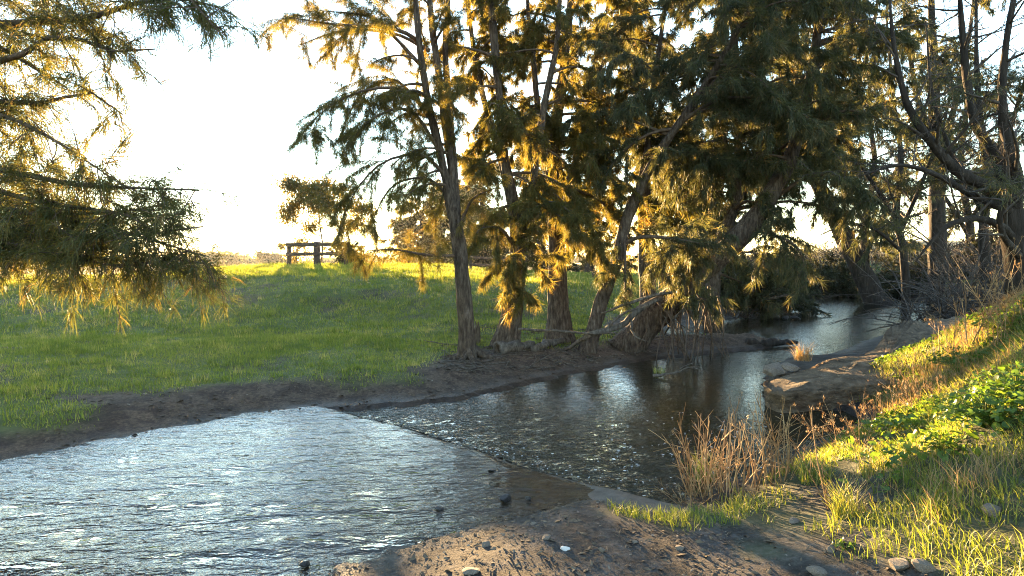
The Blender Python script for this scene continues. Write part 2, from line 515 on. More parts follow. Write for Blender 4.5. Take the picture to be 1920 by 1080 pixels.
l.new(t2.outputs['Fac'], b1.inputs['Height'])
b2 = nd(n, 'ShaderNodeBump'); b2.inputs['Strength'].default_value = 0.3; b2.inputs['Distance'].default_value = 0.05
l.new(t1.outputs['Fac'], b2.inputs['Height']); l.new(b1.outputs[0], b2.inputs['Normal']); l.new(b2.outputs[0], p.inputs['Normal'])
out = nd(n, 'ShaderNodeOutputMaterial'); l.new(p.outputs[0], out.inputs[0])
M['ground'] = m
link('ground', ground_me, None, M['ground'], 'creek banks of grass, bare mud and trodden earth', None, None, 'structure')

# ------------------------------------------------------------------ water: a thin sheet over the causeway, and the pool below its edge
WA = on_z(1245, 945)[:2]; WB = on_z(640, 768)[:2]
wdir = (WB - WA) / np.linalg.norm(WB - WA)
wnor = np.array([wdir[1], -wdir[0]])           # points to the pool
if (on_z(1300, 760)[:2] - WA) @ wnor < 0: wnor = -wnor


def weir_s(x, y):
    """signed distance to the causeway edge, positive over the pool"""
    t = (x - WA[0]) * wdir[0] + (y - WA[1]) * wdir[1]
    return (x - WA[0]) * wnor[0] + (y - WA[1]) * wnor[1] + 0.05 * np.sin(t * 1.3) + 0.025 * np.sin(t * 4.1 + 1), t


def water_mat(name, deep, clear, scale_list, ior):
    m, n, l = new_mat(name)
    geo = nd(n, 'ShaderNodeNewGeometry')
    nrm = None
    for (sc, stretch, rot, strength, d_) in scale_list:
        mp = nd(n, 'ShaderNodeMapping'); mp.inputs['Scale'].default_value = stretch; mp.inputs['Rotation'].default_value = (0, 0, rot)
        l.new(geo.outputs['Position'], mp.inputs[0])
        t = nd(n, 'ShaderNodeTexNoise'); t.inputs['Scale'].default_value = sc; t.inputs['Detail'].default_value = 3; t.inputs['Roughness'].default_value = 0.55
        t.inputs['Distortion'].default_value = 0.4
        l.new(mp.outputs[0], t.inputs['Vector'])
        b = nd(n, 'ShaderNodeBump'); b.inputs['Strength'].default_value = strength; b.inputs['Distance'].default_value = d_
        a = nd(n, 'ShaderNodeAttribute', attribute_name='chop')
        mu = nd(n, 'ShaderNodeMath', operation='MULTIPLY'); l.new(t.outputs['Fac'], mu.inputs[0]); l.new(a.outputs['Fac'], mu.inputs[1])
        l.new(mu.outputs[0], b.inputs['Height'])
        if nrm is not None: l.new(nrm, b.inputs['Normal'])
        nrm = b.outputs[0]
    fr = nd(n, 'ShaderNodeFresnel'); fr.inputs['IOR'].default_value = ior; l.new(nrm, fr.inputs['Normal'])
    gl = nd(n, 'ShaderNodeBsdfGlossy'); gl.inputs['Roughness'].default_value = 0.012; l.new(nrm, gl.inputs['Normal'])
    df = nd(n, 'ShaderNodeBsdfDiffuse'); df.inputs[0].default_value = (*deep, 1)
    tr = nd(n, 'ShaderNodeBsdfTransparent'); tr.inputs[0].default_value = (0.80, 0.68, 0.50, 1)
    mx = nd(n, 'ShaderNodeMixShader'); mx.inputs[0].default_value = clear
    l.new(df.outputs[0], mx.inputs[1]); l.new(tr.outputs[0], mx.inputs[2])
    ms = nd(n, 'ShaderNodeMixShader'); l.new(fr.outputs[0], ms.inputs[0]); l.new(mx.outputs[0], ms.inputs[1]); l.new(gl.outputs[0], ms.inputs[2])
    out = nd(n, 'ShaderNodeOutputMaterial'); l.new(ms.outputs[0], out.inputs[0])
    return m


M['shallow'] = water_mat('shallow_water', (0.030, 0.023, 0.015), 0.6,
                         [(2.6, (0.55, 1.5, 1), -0.25, 1.0, 0.055), (9.0, (0.6, 1.3, 1), -0.35, 1.0, 0.022), (24, (0.7, 1.3, 1), -0.2, 1.0, 0.008)], 1.46)
M['pool'] = water_mat('pool_water', (0.020, 0.018, 0.010), 0.12,
                      [(7.0, (0.8, 1.4, 1), 0.7, 1.0, 0.10), (18, (0.8, 1.3, 1), 0.7, 1.0, 0.035), (1.6, (0.5, 1.6, 1), 0.1, 0.6, 0.03)], 1.34)


def water_sheet(name, xs, ys, keep, hfun, chopf, mat, label):
    X, Y = np.meshgrid(xs, ys); x = X.ravel(); y = Y.ravel()
    nx = len(xs); i = np.arange(len(ys) - 1)[:, None] * nx; j = np.arange(nx - 1)[None]
    Q = np.stack([i + j, i + j + 1, i + nx + j + 1, i + nx + j], -1).reshape(-1, 4)
    k = keep(x, y)
    Q = Q[k[Q].all(1)]
    used = np.unique(Q); mp = np.full(len(x), -1); mp[used] = np.arange(len(used))
    x, y = x[used], y[used]
    me = mesh_np(name, np.stack([x, y, hfun(x, y)], -1), None, mp[Q], {'chop': chopf(x, y)}, True)
    return link(name, me, None, mat, label, None, None, 'structure')


def h_shallow(x, y):
    s, t = weir_s(x, y)
    big = 0.030 * fbm(x * 0.55 + y * 0.2, y * 1.9 - x * 0.3, 1.6, 3, 80) * sstep(8.0, 4.8, y) * sstep(1.2, -1.0, x)
    lip = -0.075 * sstep(-0.12, 0.10, s)
    # the sheet stands a little above the level used for the bank line
    return 0.012 + 0.010 * fbm(x * 0.7 + y * 0.2, y * 1.5, 3.5, 2, 82) + big + lip


def h_pool(x, y):
    s, t = weir_s(x, y)
    c = np.exp(-s / 1.9) * sstep(-0.2, 0.25, s)
    rip = c * (0.040 * fbm(x + y * 0.4, y * 1.2 - x * 0.4, 3.4, 3, 85) + 0.016 * np.abs(fbm(x + y * 0.4, y * 1.2 - x * 0.4, 8.0, 2, 88)))
    return -0.050 + rip + 0.004 * fbm(x, y * 1.8, 1.5, 2, 86)


water_sheet('water_over_causeway', np.arange(-11, 2.2, 0.075), np.arange(1.4, 11.5, 0.075),
            lambda x, y: (weir_s(x, y)[0] < 0.12), h_shallow, lambda x, y: 0.65 + 0.5 * sstep(9, 4.5, y), M['shallow'],
            'thin sheet of rippling water running over the causeway')
water_sheet('pool_water', np.concatenate([np.arange(-3.2, 4.6, 0.05), np.arange(4.6, 24, 0.4)]), np.concatenate([np.arange(5.4, 12.4, 0.05), np.arange(12.4, 50, 0.4)]),
            lambda x, y: (weir_s(x, y)[0] > 0.03), h_pool,
            lambda x, y: 0.06 + 1.1 * np.exp(-(np.maximum(weir_s(x, y)[0], 0) / 1.9) ** 1.5) + 0.10 * sstep(12, 15, y), M['pool'],
            'dark still pool upstream beneath the she-oaks')
# concrete causeway under the sheet, its lip showing at the near corner
mb = MB()
ts = np.linspace(-0.35, np.linalg.norm(WB - WA) + 0.3, 60)
rows = []
for off, z in ((-2.2, -0.035), (-1.0, -0.02), (-0.25, -0.006), (-0.04, -0.006), (0.0, -0.03), (0.015, -0.5)):
    c = WA[None] + wdir[None] * ts[:, None] + wnor[None] * (off - (0.05 * np.sin(ts * 1.3) + 0.025 * np.sin(ts * 4.1 + 1)))[:, None]
    lift = 0.045 * sstep(0.9, 0.3, ts) * sstep(-0.5, -0.1, off)
    rows.append(np.stack([c[:, 0], c[:, 1], z + (lift if z > -0.4 else 0) + 0.008 * fbm(c[:, 0], c[:, 1], 3, 3, 90)], -1))
V = np.concatenate(rows); k = len(ts)
i = np.arange(len(rows) - 1)[:, None] * k; j = np.arange(k - 1)[None]
mb.add(V, None, np.stack([i + j, i + j + 1, i + k + j + 1, i + k + j], -1).reshape(-1, 4))
link('concrete_causeway', mb.mesh('concrete_causeway', True), None, M['concrete'], 'worn concrete edge of the ford under the water', None, None, 'structure')
# ------------------------------------------------------------------ trees
def rot_about(v, k, ang):
    """rotate vectors v about unit axes k"""
    c = np.cos(ang)[..., None]; s = np.sin(ang)[..., None]
    return v * c + np.cross(k, v) * s + k * (np.sum(k * v, -1, keepdims=True)) * (1 - c)


def arch(p, d, L, droop, n, r, wob=0.12):
    """a branch path leaving p along d, length L, bending down by droop"""
    d = d / np.linalg.norm(d)
    out = [p]; st = L / (n - 1)
    for k in range(n - 1):
        d = d + np.array([0, 0, -droop / (n - 1)]) + r.normal(0, wob, 3) * 0.6
        d = d / np.linalg.norm(d)
        p = p + d * st
        out.append(p)
    return np.array(out)


class Crown:
    """tufts: origin, direction, weight"""
    def __init__(s): s.o = []; s.d = []; s.w = []
    def along(s, P, t0, spacing, r, spread=0.55):
        seg = np.linalg.norm(np.diff(P, axis=0), axis=1); L = seg.sum()
        k = max(1, int(L * (1 - t0) / spacing))
        t = t0 + (1 - t0) * (np.arange(k) + r.random(k)) / k
        c = np.concatenate([[0], np.cumsum(seg)]) / L
        o = np.stack([np.interp(t, c, P[:, a]) for a in range(3)], -1)
        idx = np.clip(np.searchsorted(c, t) - 1, 0, len(seg) - 1)
        d = norm(np.diff(P, axis=0))[idx]
        d = norm(d + r.normal(0, spread, (k, 3)))
        s.o.append(o); s.d.append(d)
    def mesh(s, name, per, length, width, droop, r, seg2=False, origin=None, spread=0.38, maxn=None, gap=None):
        O = np.concatenate(s.o); D = np.concatenate(s.d)
        if gap is not None:
            k = gap(O); O, D = O[k], D[k]
        if maxn and len(O) * per > maxn:
            k = r.choice(len(O), int(maxn / per), replace=False); O, D = O[k], D[k]
        K = len(O)
        tb = np.clip(r.normal(0.45, 0.22, K), 0, 1)
        O = np.repeat(O, per, 0); D = np.repeat(D, per, 0); tint = np.clip(np.repeat(tb, per) + r.normal(0, 0.12, K * per), 0, 1)
        N = len(O)
        D = norm(D + r.normal(0, spread, (N, 3)) + np.array([0, 0, -droop]))
        O = O + r.normal(0, 0.02, (N, 3))
        L = length * (0.55 + 0.75 * r.random(N))[:, None]
        S = norm(np.cross(D, r.normal(0, 1, (N, 3)))) * (width * 0.5 * (0.7 + 0.6 * r.random(N)))[:, None]
        if seg2:
            D2 = norm(D + np.array([0, 0, -0.55]) + r.normal(0, 0.1, (N, 3)))
            mid = O + D * L * 0.5
            tip = mid + D2 * L * 0.5
            V = np.stack([O - S * 0.8, O + S * 0.8, mid + S * 0.8, mid - S * 0.8, tip], 1).reshape(-1, 3)
            b = np.arange(N) * 5
            T = np.concatenate([np.stack([b, b + 1, b + 2], -1), np.stack([b, b + 2, b + 3], -1), np.stack([b + 3, b + 2, b + 4], -1)])
            tt = np.repeat(tint, 5)
        else:
            V = np.stack([O - S, O + S, O + D * L], 1).reshape(-1, 3)
            T = np.arange(N * 3).reshape(-1, 3); tt = np.repeat(tint, 3)
        if origin is not None: V = V - np.asarray(origin)[None]
        return mesh_np(name, V, T, None, {'tint': tt})


def pix_path(pts):
    """[(u, v, Y, radius)] -> N x 4"""
    return np.array([[*at(u, v, Y), r] for u, v, Y, r in pts])


def tree(name, label, stems, limbs=(), nbr=18, blen=(1.2, 2.6), zr=(0.25, 1.0), rise=(0.0, 0.7), droop=1.1, sub=9, sublen=0.45, spacing=0.05,
         per=9, nlen=0.2, nwid=0.011, ndroop=1.0, mat='needle', bark='bark', seed=1, azc=None, azs=math.pi, group=None, cat='tree', seg2=False,
         maxn=None, bare=0.0, flare=1.5, gap=None, nseg=12, twigr=0.007, subs2=2, spread=0.55, t0=0.15):
    """stems: pixel paths; the first is the trunk from the ground, others fork from it. limbs: hand-placed branch pixel paths."""
    r = np.random.default_rng(seed)
    S = [pix_path(p) for p in stems]
    b = S[0][0, :3].copy(); b[2] = gz(b[0], b[1])
    S[0][0, :3] = b
    S[0][0, 2] -= 0.15
    root = link(name, None, None, None, label, cat, group, None, b)
    mb = MB(); paths = []
    for k, P in enumerate(S):
        Q = smooth_path(P, max(14, int(len(P) * 5)))
        R = np.maximum(Q[:, 3], 0.012)
        if k == 0:
            hgt = Q[:, 2] - b[2]
            R = R * (1 + (flare - 1) * np.exp(-np.maximum(hgt, 0) / 0.32))
        X = Q[:, :3] + 0.04 * np.stack([vnoise(Q[:, 2] * 0.9, Q[:, 2] * 0 + k, seed), vnoise(Q[:, 2] * 0.9, Q[:, 2] * 0 + k, seed + 5), Q[:, 2] * 0], -1)
        mb.tube(X, R, nseg, 0.5, 0.16, True, 0.16 if k == 0 else 0)
        paths.append((X, R))
    link('trunk', mb.mesh('trunk', True, b), root, M[bark])
    crown = Crown(); twigs = MB(); nb = 0
    branches = []
    for P in limbs:
        Q = smooth_path(pix_path(P), 14)
        branches.append((Q[:, :3], Q[:, 3]))
    lens = np.array([np.linalg.norm(np.diff(X, axis=0), axis=1).sum() for X, R in paths])
    for k, (X, R) in enumerate(paths):
        q = int(round(nbr * lens[k] / lens.sum()))
        for a in range(q):
            lo, hi = zr if k == 0 else (0.05, 1.0)
            t = lo + (hi - lo) * (a + r.random()) / max(q, 1)
            ix = min(int(t * (len(X) - 1)), len(X) - 2)
            p = X[ix] + (X[ix + 1] - X[ix]) * r.random()
            az = (azc if azc is not None else 0) + r.uniform(-azs, azs)
            L = r.uniform(*blen) * (1.0 - 0.35 * t)
            d = np.array([math.cos(az), math.sin(az), r.uniform(*rise)])
            path = arch(p, d, L, droop * r.uniform(0.6, 1.3), 9, r)
            r0 = min(R[ix] * 0.45, 0.016 + 0.016 * L)
            branches.append((path, np.linspace(r0, 0.006, 9)))
    for path, rad in branches:
        bm = MB(); bm.tube(path, rad, 6, 0.5, 0.1)
        link('branch', bm.mesh('branch', True, b), root, M['twig' if bark == 'bark' else 'bare_twig'])
        L = np.linalg.norm(np.diff(path, axis=0), axis=1).sum()
        leafy = r.random() >= bare
        ns = max(2, int(sub * L / 2.0))
        for a in range(ns):
            t = 0.18 + 0.8 * (a + r.random()) / ns
            ix = min(int(t * (len(path) - 1)), len(path) - 2)
            p = path[ix] + (path[ix + 1] - path[ix]) * r.random()
            ax = path[ix + 1] - path[ix]; ax = ax / np.linalg.norm(ax)
            d = ax * 0.6 + r.normal(0, 0.75, 3) + np.array([0, 0, 0.05])
            sl = L * sublen * (1.1 - 0.6 * t) * r.uniform(0.6, 1.25)
            sp = arch(p, d, sl, droop * 0.55, 5, r, 0.2)
            twigs.tube(sp, np.linspace(twigr * 1.2, twigr * 0.45, 5), 3, 0.5, 0, False)
            if leafy: crown.along(sp, t0, spacing, r)
            for q in range(subs2):
                ii = r.integers(1, 4)
                d2 = (sp[ii] - sp[ii - 1]); d2 = d2 / np.linalg.norm(d2) * 0.7 + r.normal(0, 0.6, 3)
                s2 = arch(sp[ii], d2, sl * 0.5 * r.uniform(0.5, 1.2), droop * 0.5, 4, r, 0.2)
                twigs.tube(s2, np.linspace(twigr * 0.7, twigr * 0.35, 4), 3, 0.5, 0, False)
                if leafy: crown.along(s2, 0.2, spacing, r)
        if leafy: crown.along(path, 0.5, spacing, r)
    if twigs.n: link('twigs', twigs.mesh('twigs', False, b), root, M['twig' if bark == 'bark' else 'bare_twig'], kind='stuff')
    if crown.o and per > 0:
        link('crown', crown.mesh('crown', per, nlen, nwid, ndroop, r, seg2, b, spread, maxn, gap), root, M[mat], kind='stuff')
    return root


YA = 13.4
tree('she_oak', 'slender she-oak with three upright stems and airy arching branches, behind the grey stump',
     [[(878, 648, YA, 0.18), (870, 570, YA, 0.15), (863, 490, YA, 0.14), (853, 412, YA, 0.125), (838, 340, YA, 0.085), (815, 250, YA - 0.1, 0.078), (797, 150, YA - 0.2, 0.066), (785, 60, YA - 0.3, 0.058), (778, -40, YA - 0.3, 0.045), (772, -220, YA - 0.3, 0.02)],
      [(855, 425, YA, 0.08), (846, 320, YA + 0.1, 0.07), (830, 210, YA + 0.2, 0.075), (818, 110, YA + 0.2, 0.065), (806, 0, YA + 0.3, 0.055), (798, -180, YA + 0.3, 0.02)],
      [(856, 430, YA, 0.08), (852, 330, YA + 0.2, 0.07), (842, 210, YA + 0.5, 0.075), (834, 100, YA + 0.6, 0.06), (840, 0, YA + 0.7, 0.05), (850, -170, YA + 0.7, 0.02)]],
     limbs=[[(790, 80, YA, 0.045), (740, 55, 13.0, 0.035), (620, 45, 12.6, 0.02), (530, 30, 12.3, 0.006)],
            [(805, 95, YA, 0.04), (735, 62, 13.6, 0.03), (640, 58, 14, 0.02), (560, 85, 14.2, 0.006)],
            [(796, 130, YA, 0.04), (730, 60, 13.2, 0.03), (690, 30, 13, 0.02), (600, 20, 12.6, 0.006)],
            [(812, 230, YA, 0.045), (765, 172, 13.2, 0.034), (690, 168, 13, 0.022), (610, 205, 12.8, 0.014), (548, 275, 12.6, 0.005)],
            [(808, 220, YA, 0.04), (740, 150, 13.7, 0.03), (680, 175, 14, 0.02), (640, 240, 14.2, 0.005)],
            [(828, 290, YA, 0.04), (770, 208, 12.9, 0.03), (700, 222, 12.5, 0.02), (640, 290, 12.2, 0.005)],
            [(835, 330, YA, 0.04), (790, 290, 13, 0.03), (710, 310, 12.7, 0.02), (650, 390, 12.5, 0.012), (640, 470, 12.4, 0.005)],
            [(845, 370, YA, 0.035), (800, 335, 13.4, 0.025), (735, 350, 13.5, 0.018), (690, 430, 13.5, 0.005)],
            [(862, 480, YA, 0.035), (800, 478, 13, 0.026), (740, 468, 12.7, 0.018), (690, 470, 12.4, 0.006)],
            [(858, 440, YA, 0.04), (872, 400, 13.2, 0.03), (890, 370, 13, 0.02), (935, 350, 12.8, 0.006)]],
     nbr=30, blen=(1.0, 2.1), zr=(0.42, 1), droop=1.2, sub=8, per=16, nlen=0.2, nwid=0.0075, seed=11, spacing=0.04, azc=math.pi, azs=2.2, maxn=90000, twigr=0.0065, subs2=2, spread=0.8, flare=1.15)
YB = 15.0
tree('she_oak', 'she-oak with hanging foliage round its trunk and a one-sided root flare, second in the row',
     [[(948, 630, YB, 0.28), (960, 575, YB, 0.23), (968, 510, YB, 0.20), (972, 440, YB, 0.19), (962, 380, YB, 0.14), (948, 300, YB, 0.10), (938, 200, YB, 0.085), (928, 100, YB, 0.09), (922, 0, YB, 0.07), (915, -200, YB, 0.02)],
      [(972, 430, YB, 0.14), (995, 380, YB - 0.2, 0.10), (1005, 290, YB - 0.3, 0.085), (1025, 180, YB - 0.3, 0.07), (1045, 60, YB - 0.3, 0.055), (1060, -120, YB - 0.3, 0.02)],
      [(955, 360, YB, 0.10), (925, 250, YB + 0.4, 0.075), (895, 130, YB + 0.6, 0.06), (875, 0, YB + 0.7, 0.045), (868, -130, YB + 0.7, 0.02)]],
     limbs=[[(968, 470, YB, 0.05), (940, 430, 14.3, 0.03), (900, 430, 13.8, 0.015), (880, 470, 13.6, 0.006)],
            [(985, 420, YB, 0.06), (1030, 380, 14.4, 0.035), (1070, 400, 14, 0.02), (1100, 460, 13.8, 0.006)],
            [(970, 500, YB, 0.035), (960, 480, 14.2, 0.025), (955, 490, 14.1, 0.012), (950, 560, 14.3, 0.005)],
            [(975, 505, YB, 0.035), (985, 480, 14.1, 0.025), (983, 510, 14.2, 0.012), (972, 575, 14.3, 0.005)]],
     nbr=46, blen=(1.1, 2.3), zr=(0.30, 1), droop=1.3, sub=8, per=22, nlen=0.25, nwid=0.0125, seed=12, maxn=92000, spacing=0.042, flare=1.3, mat='needle')
YC = 16.2
tree('she_oak', 'straight she-oak with a broad buttressed base, third in the row',
     [[(1050, 615, YC, 0.33), (1046, 560, YC, 0.25), (1045, 500, YC, 0.21), (1041, 420, YC, 0.19), (1036, 330, YC, 0.15), (1042, 230, YC, 0.13), (1058, 110, YC, 0.10), (1070, 0, YC, 0.08), (1080, -190, YC, 0.03)],
      [(1040, 400, YC, 0.12), (1075, 320, YC + 0.4, 0.09), (1110, 200, YC + 0.6, 0.07), (1135, 60, YC + 0.6, 0.05), (1150, -120, YC + 0.6, 0.02)],
      [(1036, 330, YC, 0.10), (1015, 240, YC - 0.3, 0.08), (1000, 120, YC - 0.5, 0.06), (990, 0, YC - 0.5, 0.04), (985, -120, YC - 0.5, 0.02)]],
     limbs=[[(1046, 470, YC, 0.04), (1080, 440, 15.2, 0.028), (1110, 440, 14.8, 0.018), (1135, 490, 14.5, 0.006)]],
     nbr=50, blen=(1.2, 2.6), zr=(0.30, 1), droop=1.2, sub=8, per=22, nlen=0.26, nwid=0.013, seed=13, maxn=98000, spacing=0.042, flare=1.3, mat='needle')
YD = 15.2
tree('she_oak', 'pale she-oak trunk leaning over the creek, its tall crown hanging above the pool',
     [[(1098, 622, YD, 0.17), (1128, 560, YD, 0.15), (1155, 490, YD, 0.14), (1172, 420, YD, 0.13), (1198, 355, YD - 0.2, 0.115), (1235, 285, YD - 0.4, 0.10), (1285, 215, YD - 0.6, 0.09), (1335, 140, YD - 0.8, 0.075), (1385, 50, YD - 1, 0.06), (1440, -120, YD - 1.2, 0.02)],
      [(1200, 350, YD, 0.09), (1215, 270, YD + 0.3, 0.075), (1225, 160, YD + 0.4, 0.06), (1245, 30, YD + 0.4, 0.045), (1260, -120, YD + 0.4, 0.02)]],
     limbs=[[(1165, 460, YD, 0.055), (1200, 445, 14.8, 0.045), (1260, 447, 14.4, 0.03), (1330, 460, 14, 0.008)],
            [(1170, 440, YD, 0.04), (1172, 480, 14.9, 0.03), (1172, 520, 14.8, 0.022), (1171, 575, 14.8, 0.008)],
            [(1270, 235, YD - .5, 0.05), (1340, 190, 14.2, 0.035), (1420, 185, 13.8, 0.02), (1520, 220, 13.4, 0.006)],
            [(1300, 190, YD - .6, 0.05), (1370, 130, 14.2, 0.035), (1460, 90, 13.8, 0.02), (1560, 95, 13.4, 0.006)]],
     nbr=56, blen=(1.3, 3.0), zr=(0.52, 1), droop=1.0, sub=9, per=16, nlen=0.25, nwid=0.015, seed=14, maxn=100000, flare=1.3, mat='needle_green')
tree('she_oak', 'dark upright she-oak trunk standing behind the leaning pale one',
     [[(1214, 575, 21, 0.28), (1213, 500, 21, 0.25), (1210, 420, 21, 0.22), (1204, 300, 21, 0.18), (1198, 150, 21, 0.14), (1200, 0, 21, 0.09), (1203, -120, 21, 0.03)]],
     nbr=40, blen=(1.6, 3.4), zr=(0.30, 1), droop=1.2, sub=8, per=12, nlen=0.3, nwid=0.026, seed=15, maxn=62000, mat='needle')
YF = 16.0
tree('she_oak', 'thick she-oak trunk leaning low across the bank, its wide dark crown over the pool',
     [[(1165, 652, YF, 0.38), (1222, 597, YF, 0.34), (1290, 532, YF - 0.2, 0.29), (1345, 485, YF - 0.4, 0.25), (1400, 430, YF - 0.5, 0.24), (1455, 350, YF - 0.5, 0.19), (1495, 250, YF - 0.5, 0.15), (1520, 130, YF - 0.5, 0.11), (1540, 0, YF - 0.5, 0.08), (1555, -150, YF - 0.5, 0.02)],
      [(1345, 485, YF, 0.18), (1375, 380, YF + 0.5, 0.14), (1385, 260, YF + 0.8, 0.11), (1380, 120, YF + 0.9, 0.085), (1370, -20, YF + 0.9, 0.06), (1365, -150, YF + 0.9, 0.02)]],
     limbs=[[(1290, 535, YF, 0.05), (1300, 560, 15.2, 0.03), (1320, 560, 14.9, 0.02), (1345, 590, 14.7, 0.006)],
            [(1300, 520, YF, 0.05), (1290, 480, 15.2, 0.035), (1260, 460, 14.8, 0.02), (1240, 520, 14.6, 0.006)],
            [(1330, 500, YF, 0.05), (1330, 450, 15.1, 0.035), (1310, 430, 14.7, 0.02), (1290, 480, 14.5, 0.006)],
            [(1400, 430, YF, 0.06), (1450, 440, 15, 0.035), (1500, 470, 14.6, 0.02), (1510, 540, 14.4, 0.006)],
            [(1440, 380, YF, 0.06), (1520, 330, 15, 0.035), (1590, 340, 14.6, 0.02), (1640, 400, 14.4, 0.006)],
            [(1480, 290, YF, 0.06), (1550, 220, 15, 0.035), (1620, 210, 14.6, 0.02), (1680, 250, 14.4, 0.006)]],
     nbr=66, blen=(1.3, 3.0), zr=(0.52, 1), droop=1.0, sub=9, per=15, nlen=0.27, nwid=0.016, seed=16, maxn=110000, flare=1.1, mat='needle_green')
tree('she_oak', 'shaded she-oak filling the gap behind the low leaning trunk',
     [[(1335, 585, 25, 0.3), (1338, 480, 25, 0.26), (1345, 350, 25, 0.22), (1355, 180, 25, 0.16), (1362, 0, 25, 0.1), (1365, -100, 25, 0.03)],
      [(1340, 450, 25, 0.18), (1410, 330, 24.5, 0.14), (1460, 180, 24, 0.1), (1490, 0, 24, 0.06), (1500, -80, 24, 0.02)]],
     nbr=56, blen=(1.8, 3.8), zr=(0.12, 1), droop=1.3, sub=8, per=12, nlen=0.33, nwid=0.024, seed=17, maxn=90000, mat='needle_green')
tree('she_oak', 'big dark leaning she-oak trunk rising from the far end of the pool',
     [[(1655, 572, 36, 0.62), (1612, 505, 36, 0.5), (1577, 432, 36, 0.44), (1547, 372, 36, 0.4), (1522, 322, 36, 0.34), (1505, 250, 36, 0.28), (1495, 130, 36, 0.2), (1490, 0, 36, 0.12), (1488, -60, 36, 0.04)],
      [(1530, 335, 36, 0.24), (1575, 260, 35, 0.19), (1610, 160, 34.5, 0.14), (1640, 40, 34.5, 0.09), (1650, -60, 34.5, 0.03)]],
     limbs=[[(1612, 505, 36, 0.12), (1640, 440, 35, 0.09), (1665, 380, 34.5, 0.06), (1700, 330, 34, 0.02)]],
     nbr=50, blen=(2.2, 5.0), zr=(0.45, 1), droop=1.0, sub=8, per=12, nlen=0.45, nwid=0.045, seed=18, maxn=65000, mat='needle_green', bark='bark_dark', twigr=0.016, spacing=0.14)
tree('she_oak', 'straight dark she-oak standing on the far bank beside the bare limbs',
     [[(1762, 556, 37, 0.6), (1758, 470, 37, 0.45), (1757, 380, 37, 0.40), (1757, 300, 37, 0.36), (1752, 180, 37, 0.28), (1748, 60, 37, 0.2), (1745, -50, 37, 0.1)],
      [(1757, 320, 37, 0.2), (1790, 200, 36.5, 0.15), (1815, 80, 36, 0.1), (1830, -40, 36, 0.05)],
      [(1756, 280, 37, 0.18), (1720, 180, 36.5, 0.13), (1700, 60, 36, 0.09), (1690, -40, 36, 0.04)]],
     nbr=44, blen=(2.0, 4.4), zr=(0.4, 1), droop=0.9, sub=9, per=8, nlen=0.36, nwid=0.04, seed=19, maxn=40000, mat='needle_green', bark='bark_dark', twigr=0.016, bare=0.3, spacing=0.16, rise=(0.1, 1.0))
# bare trees at the right
YI = 13.0
tree('bare_tree', 'bare grey tree with many spreading limbs, over the weedy bank',
     [[(1925, 600, YI, 0.30), (1912, 500, YI, 0.24), (1895, 420, YI, 0.21), (1888, 385, YI, 0.18), (1850, 350, YI, 0.12), (1800, 325, YI - 0.2, 0.10), (1745, 262, YI - 0.4, 0.08), (1700, 190, YI - 0.5, 0.06), (1680, 110, YI - 0.6, 0.045), (1670, 0, YI - 0.6, 0.02)],
      [(1893, 400, YI, 0.13), (1870, 300, YI + 0.3, 0.10), (1830, 230, YI + 0.4, 0.085), (1810, 120, YI + 0.5, 0.065), (1800, 0, YI + 0.5, 0.045), (1790, -140, YI + 0.5, 0.02)],
      [(1900, 410, YI, 0.13), (1905, 330, YI - 0.3, 0.10), (1880, 220, YI - 0.4, 0.08), (1885, 100, YI - 0.4, 0.06), (1905, -20, YI - 0.4, 0.04), (1910, -140, YI - 0.4, 0.02)],
      [(1900, 400, YI, 0.10), (1870, 385, YI - 0.4, 0.08), (1820, 365, YI - 0.7, 0.06), (1760, 330, YI - 0.9, 0.045), (1690, 310, YI - 1.1, 0.03), (1610, 330, YI - 1.2, 0.01)],
      [(1905, 450, YI, 0.09), (1870, 420, YI - 0.5, 0.07), (1820, 410, YI - 0.8, 0.055), (1770, 430, YI - 1.1, 0.04), (1720, 490, YI - 1.3, 0.012)],
      [(1910, 480, YI - 0.3, 0.07), (1880, 440, YI - 0.7, 0.055), (1875, 400, YI - 0.9, 0.045), (1895, 368, YI - 1, 0.035), (1940, 350, YI - 1.1, 0.02)]],
     nbr=64, blen=(0.9, 2.2), zr=(0.45, 1), rise=(0.0, 1.2), droop=0.15, sub=11, sublen=0.42, subs2=3, per=4, nlen=0.16, nwid=0.012, seed=21, bare=0.86, maxn=7000,
     mat='needle_green', bark='bark_dark', twigr=0.007, flare=1.3)
tree('bare_tree', 'leafless tree with fine upright twigs beyond the ledge, between the two dark she-oaks',
     [[(1700, 556, 30, 0.2), (1695, 480, 30, 0.16), (1680, 400, 30, 0.14), (1690, 300, 30, 0.11), (1675, 180, 30, 0.08), (1665, 60, 30, 0.05), (1660, -50, 30, 0.02)],
      [(1685, 420, 30, 0.1), (1640, 350, 30, 0.08), (1600, 280, 29.5, 0.05), (1585, 180, 29, 0.02)],
      [(1690, 430, 30, 0.1), (1730, 340, 29.5, 0.08), (1770, 230, 29, 0.05), (1790, 120, 29, 0.02)],
      [(1690, 470, 30, 0.08), (1640, 430, 29, 0.06), (1590, 420, 28.5, 0.04), (1540, 440, 28, 0.02)]],
     nbr=56, blen=(1.4, 3.4), zr=(0.3, 1), rise=(0.0, 1.1), droop=0.2, sub=11, sublen=0.42, subs2=3, per=5, nlen=0.3, nwid=0.022, seed=22, bare=0.72, maxn=14000,
     mat='needle_green', bark='bark_dark', twigr=0.012)
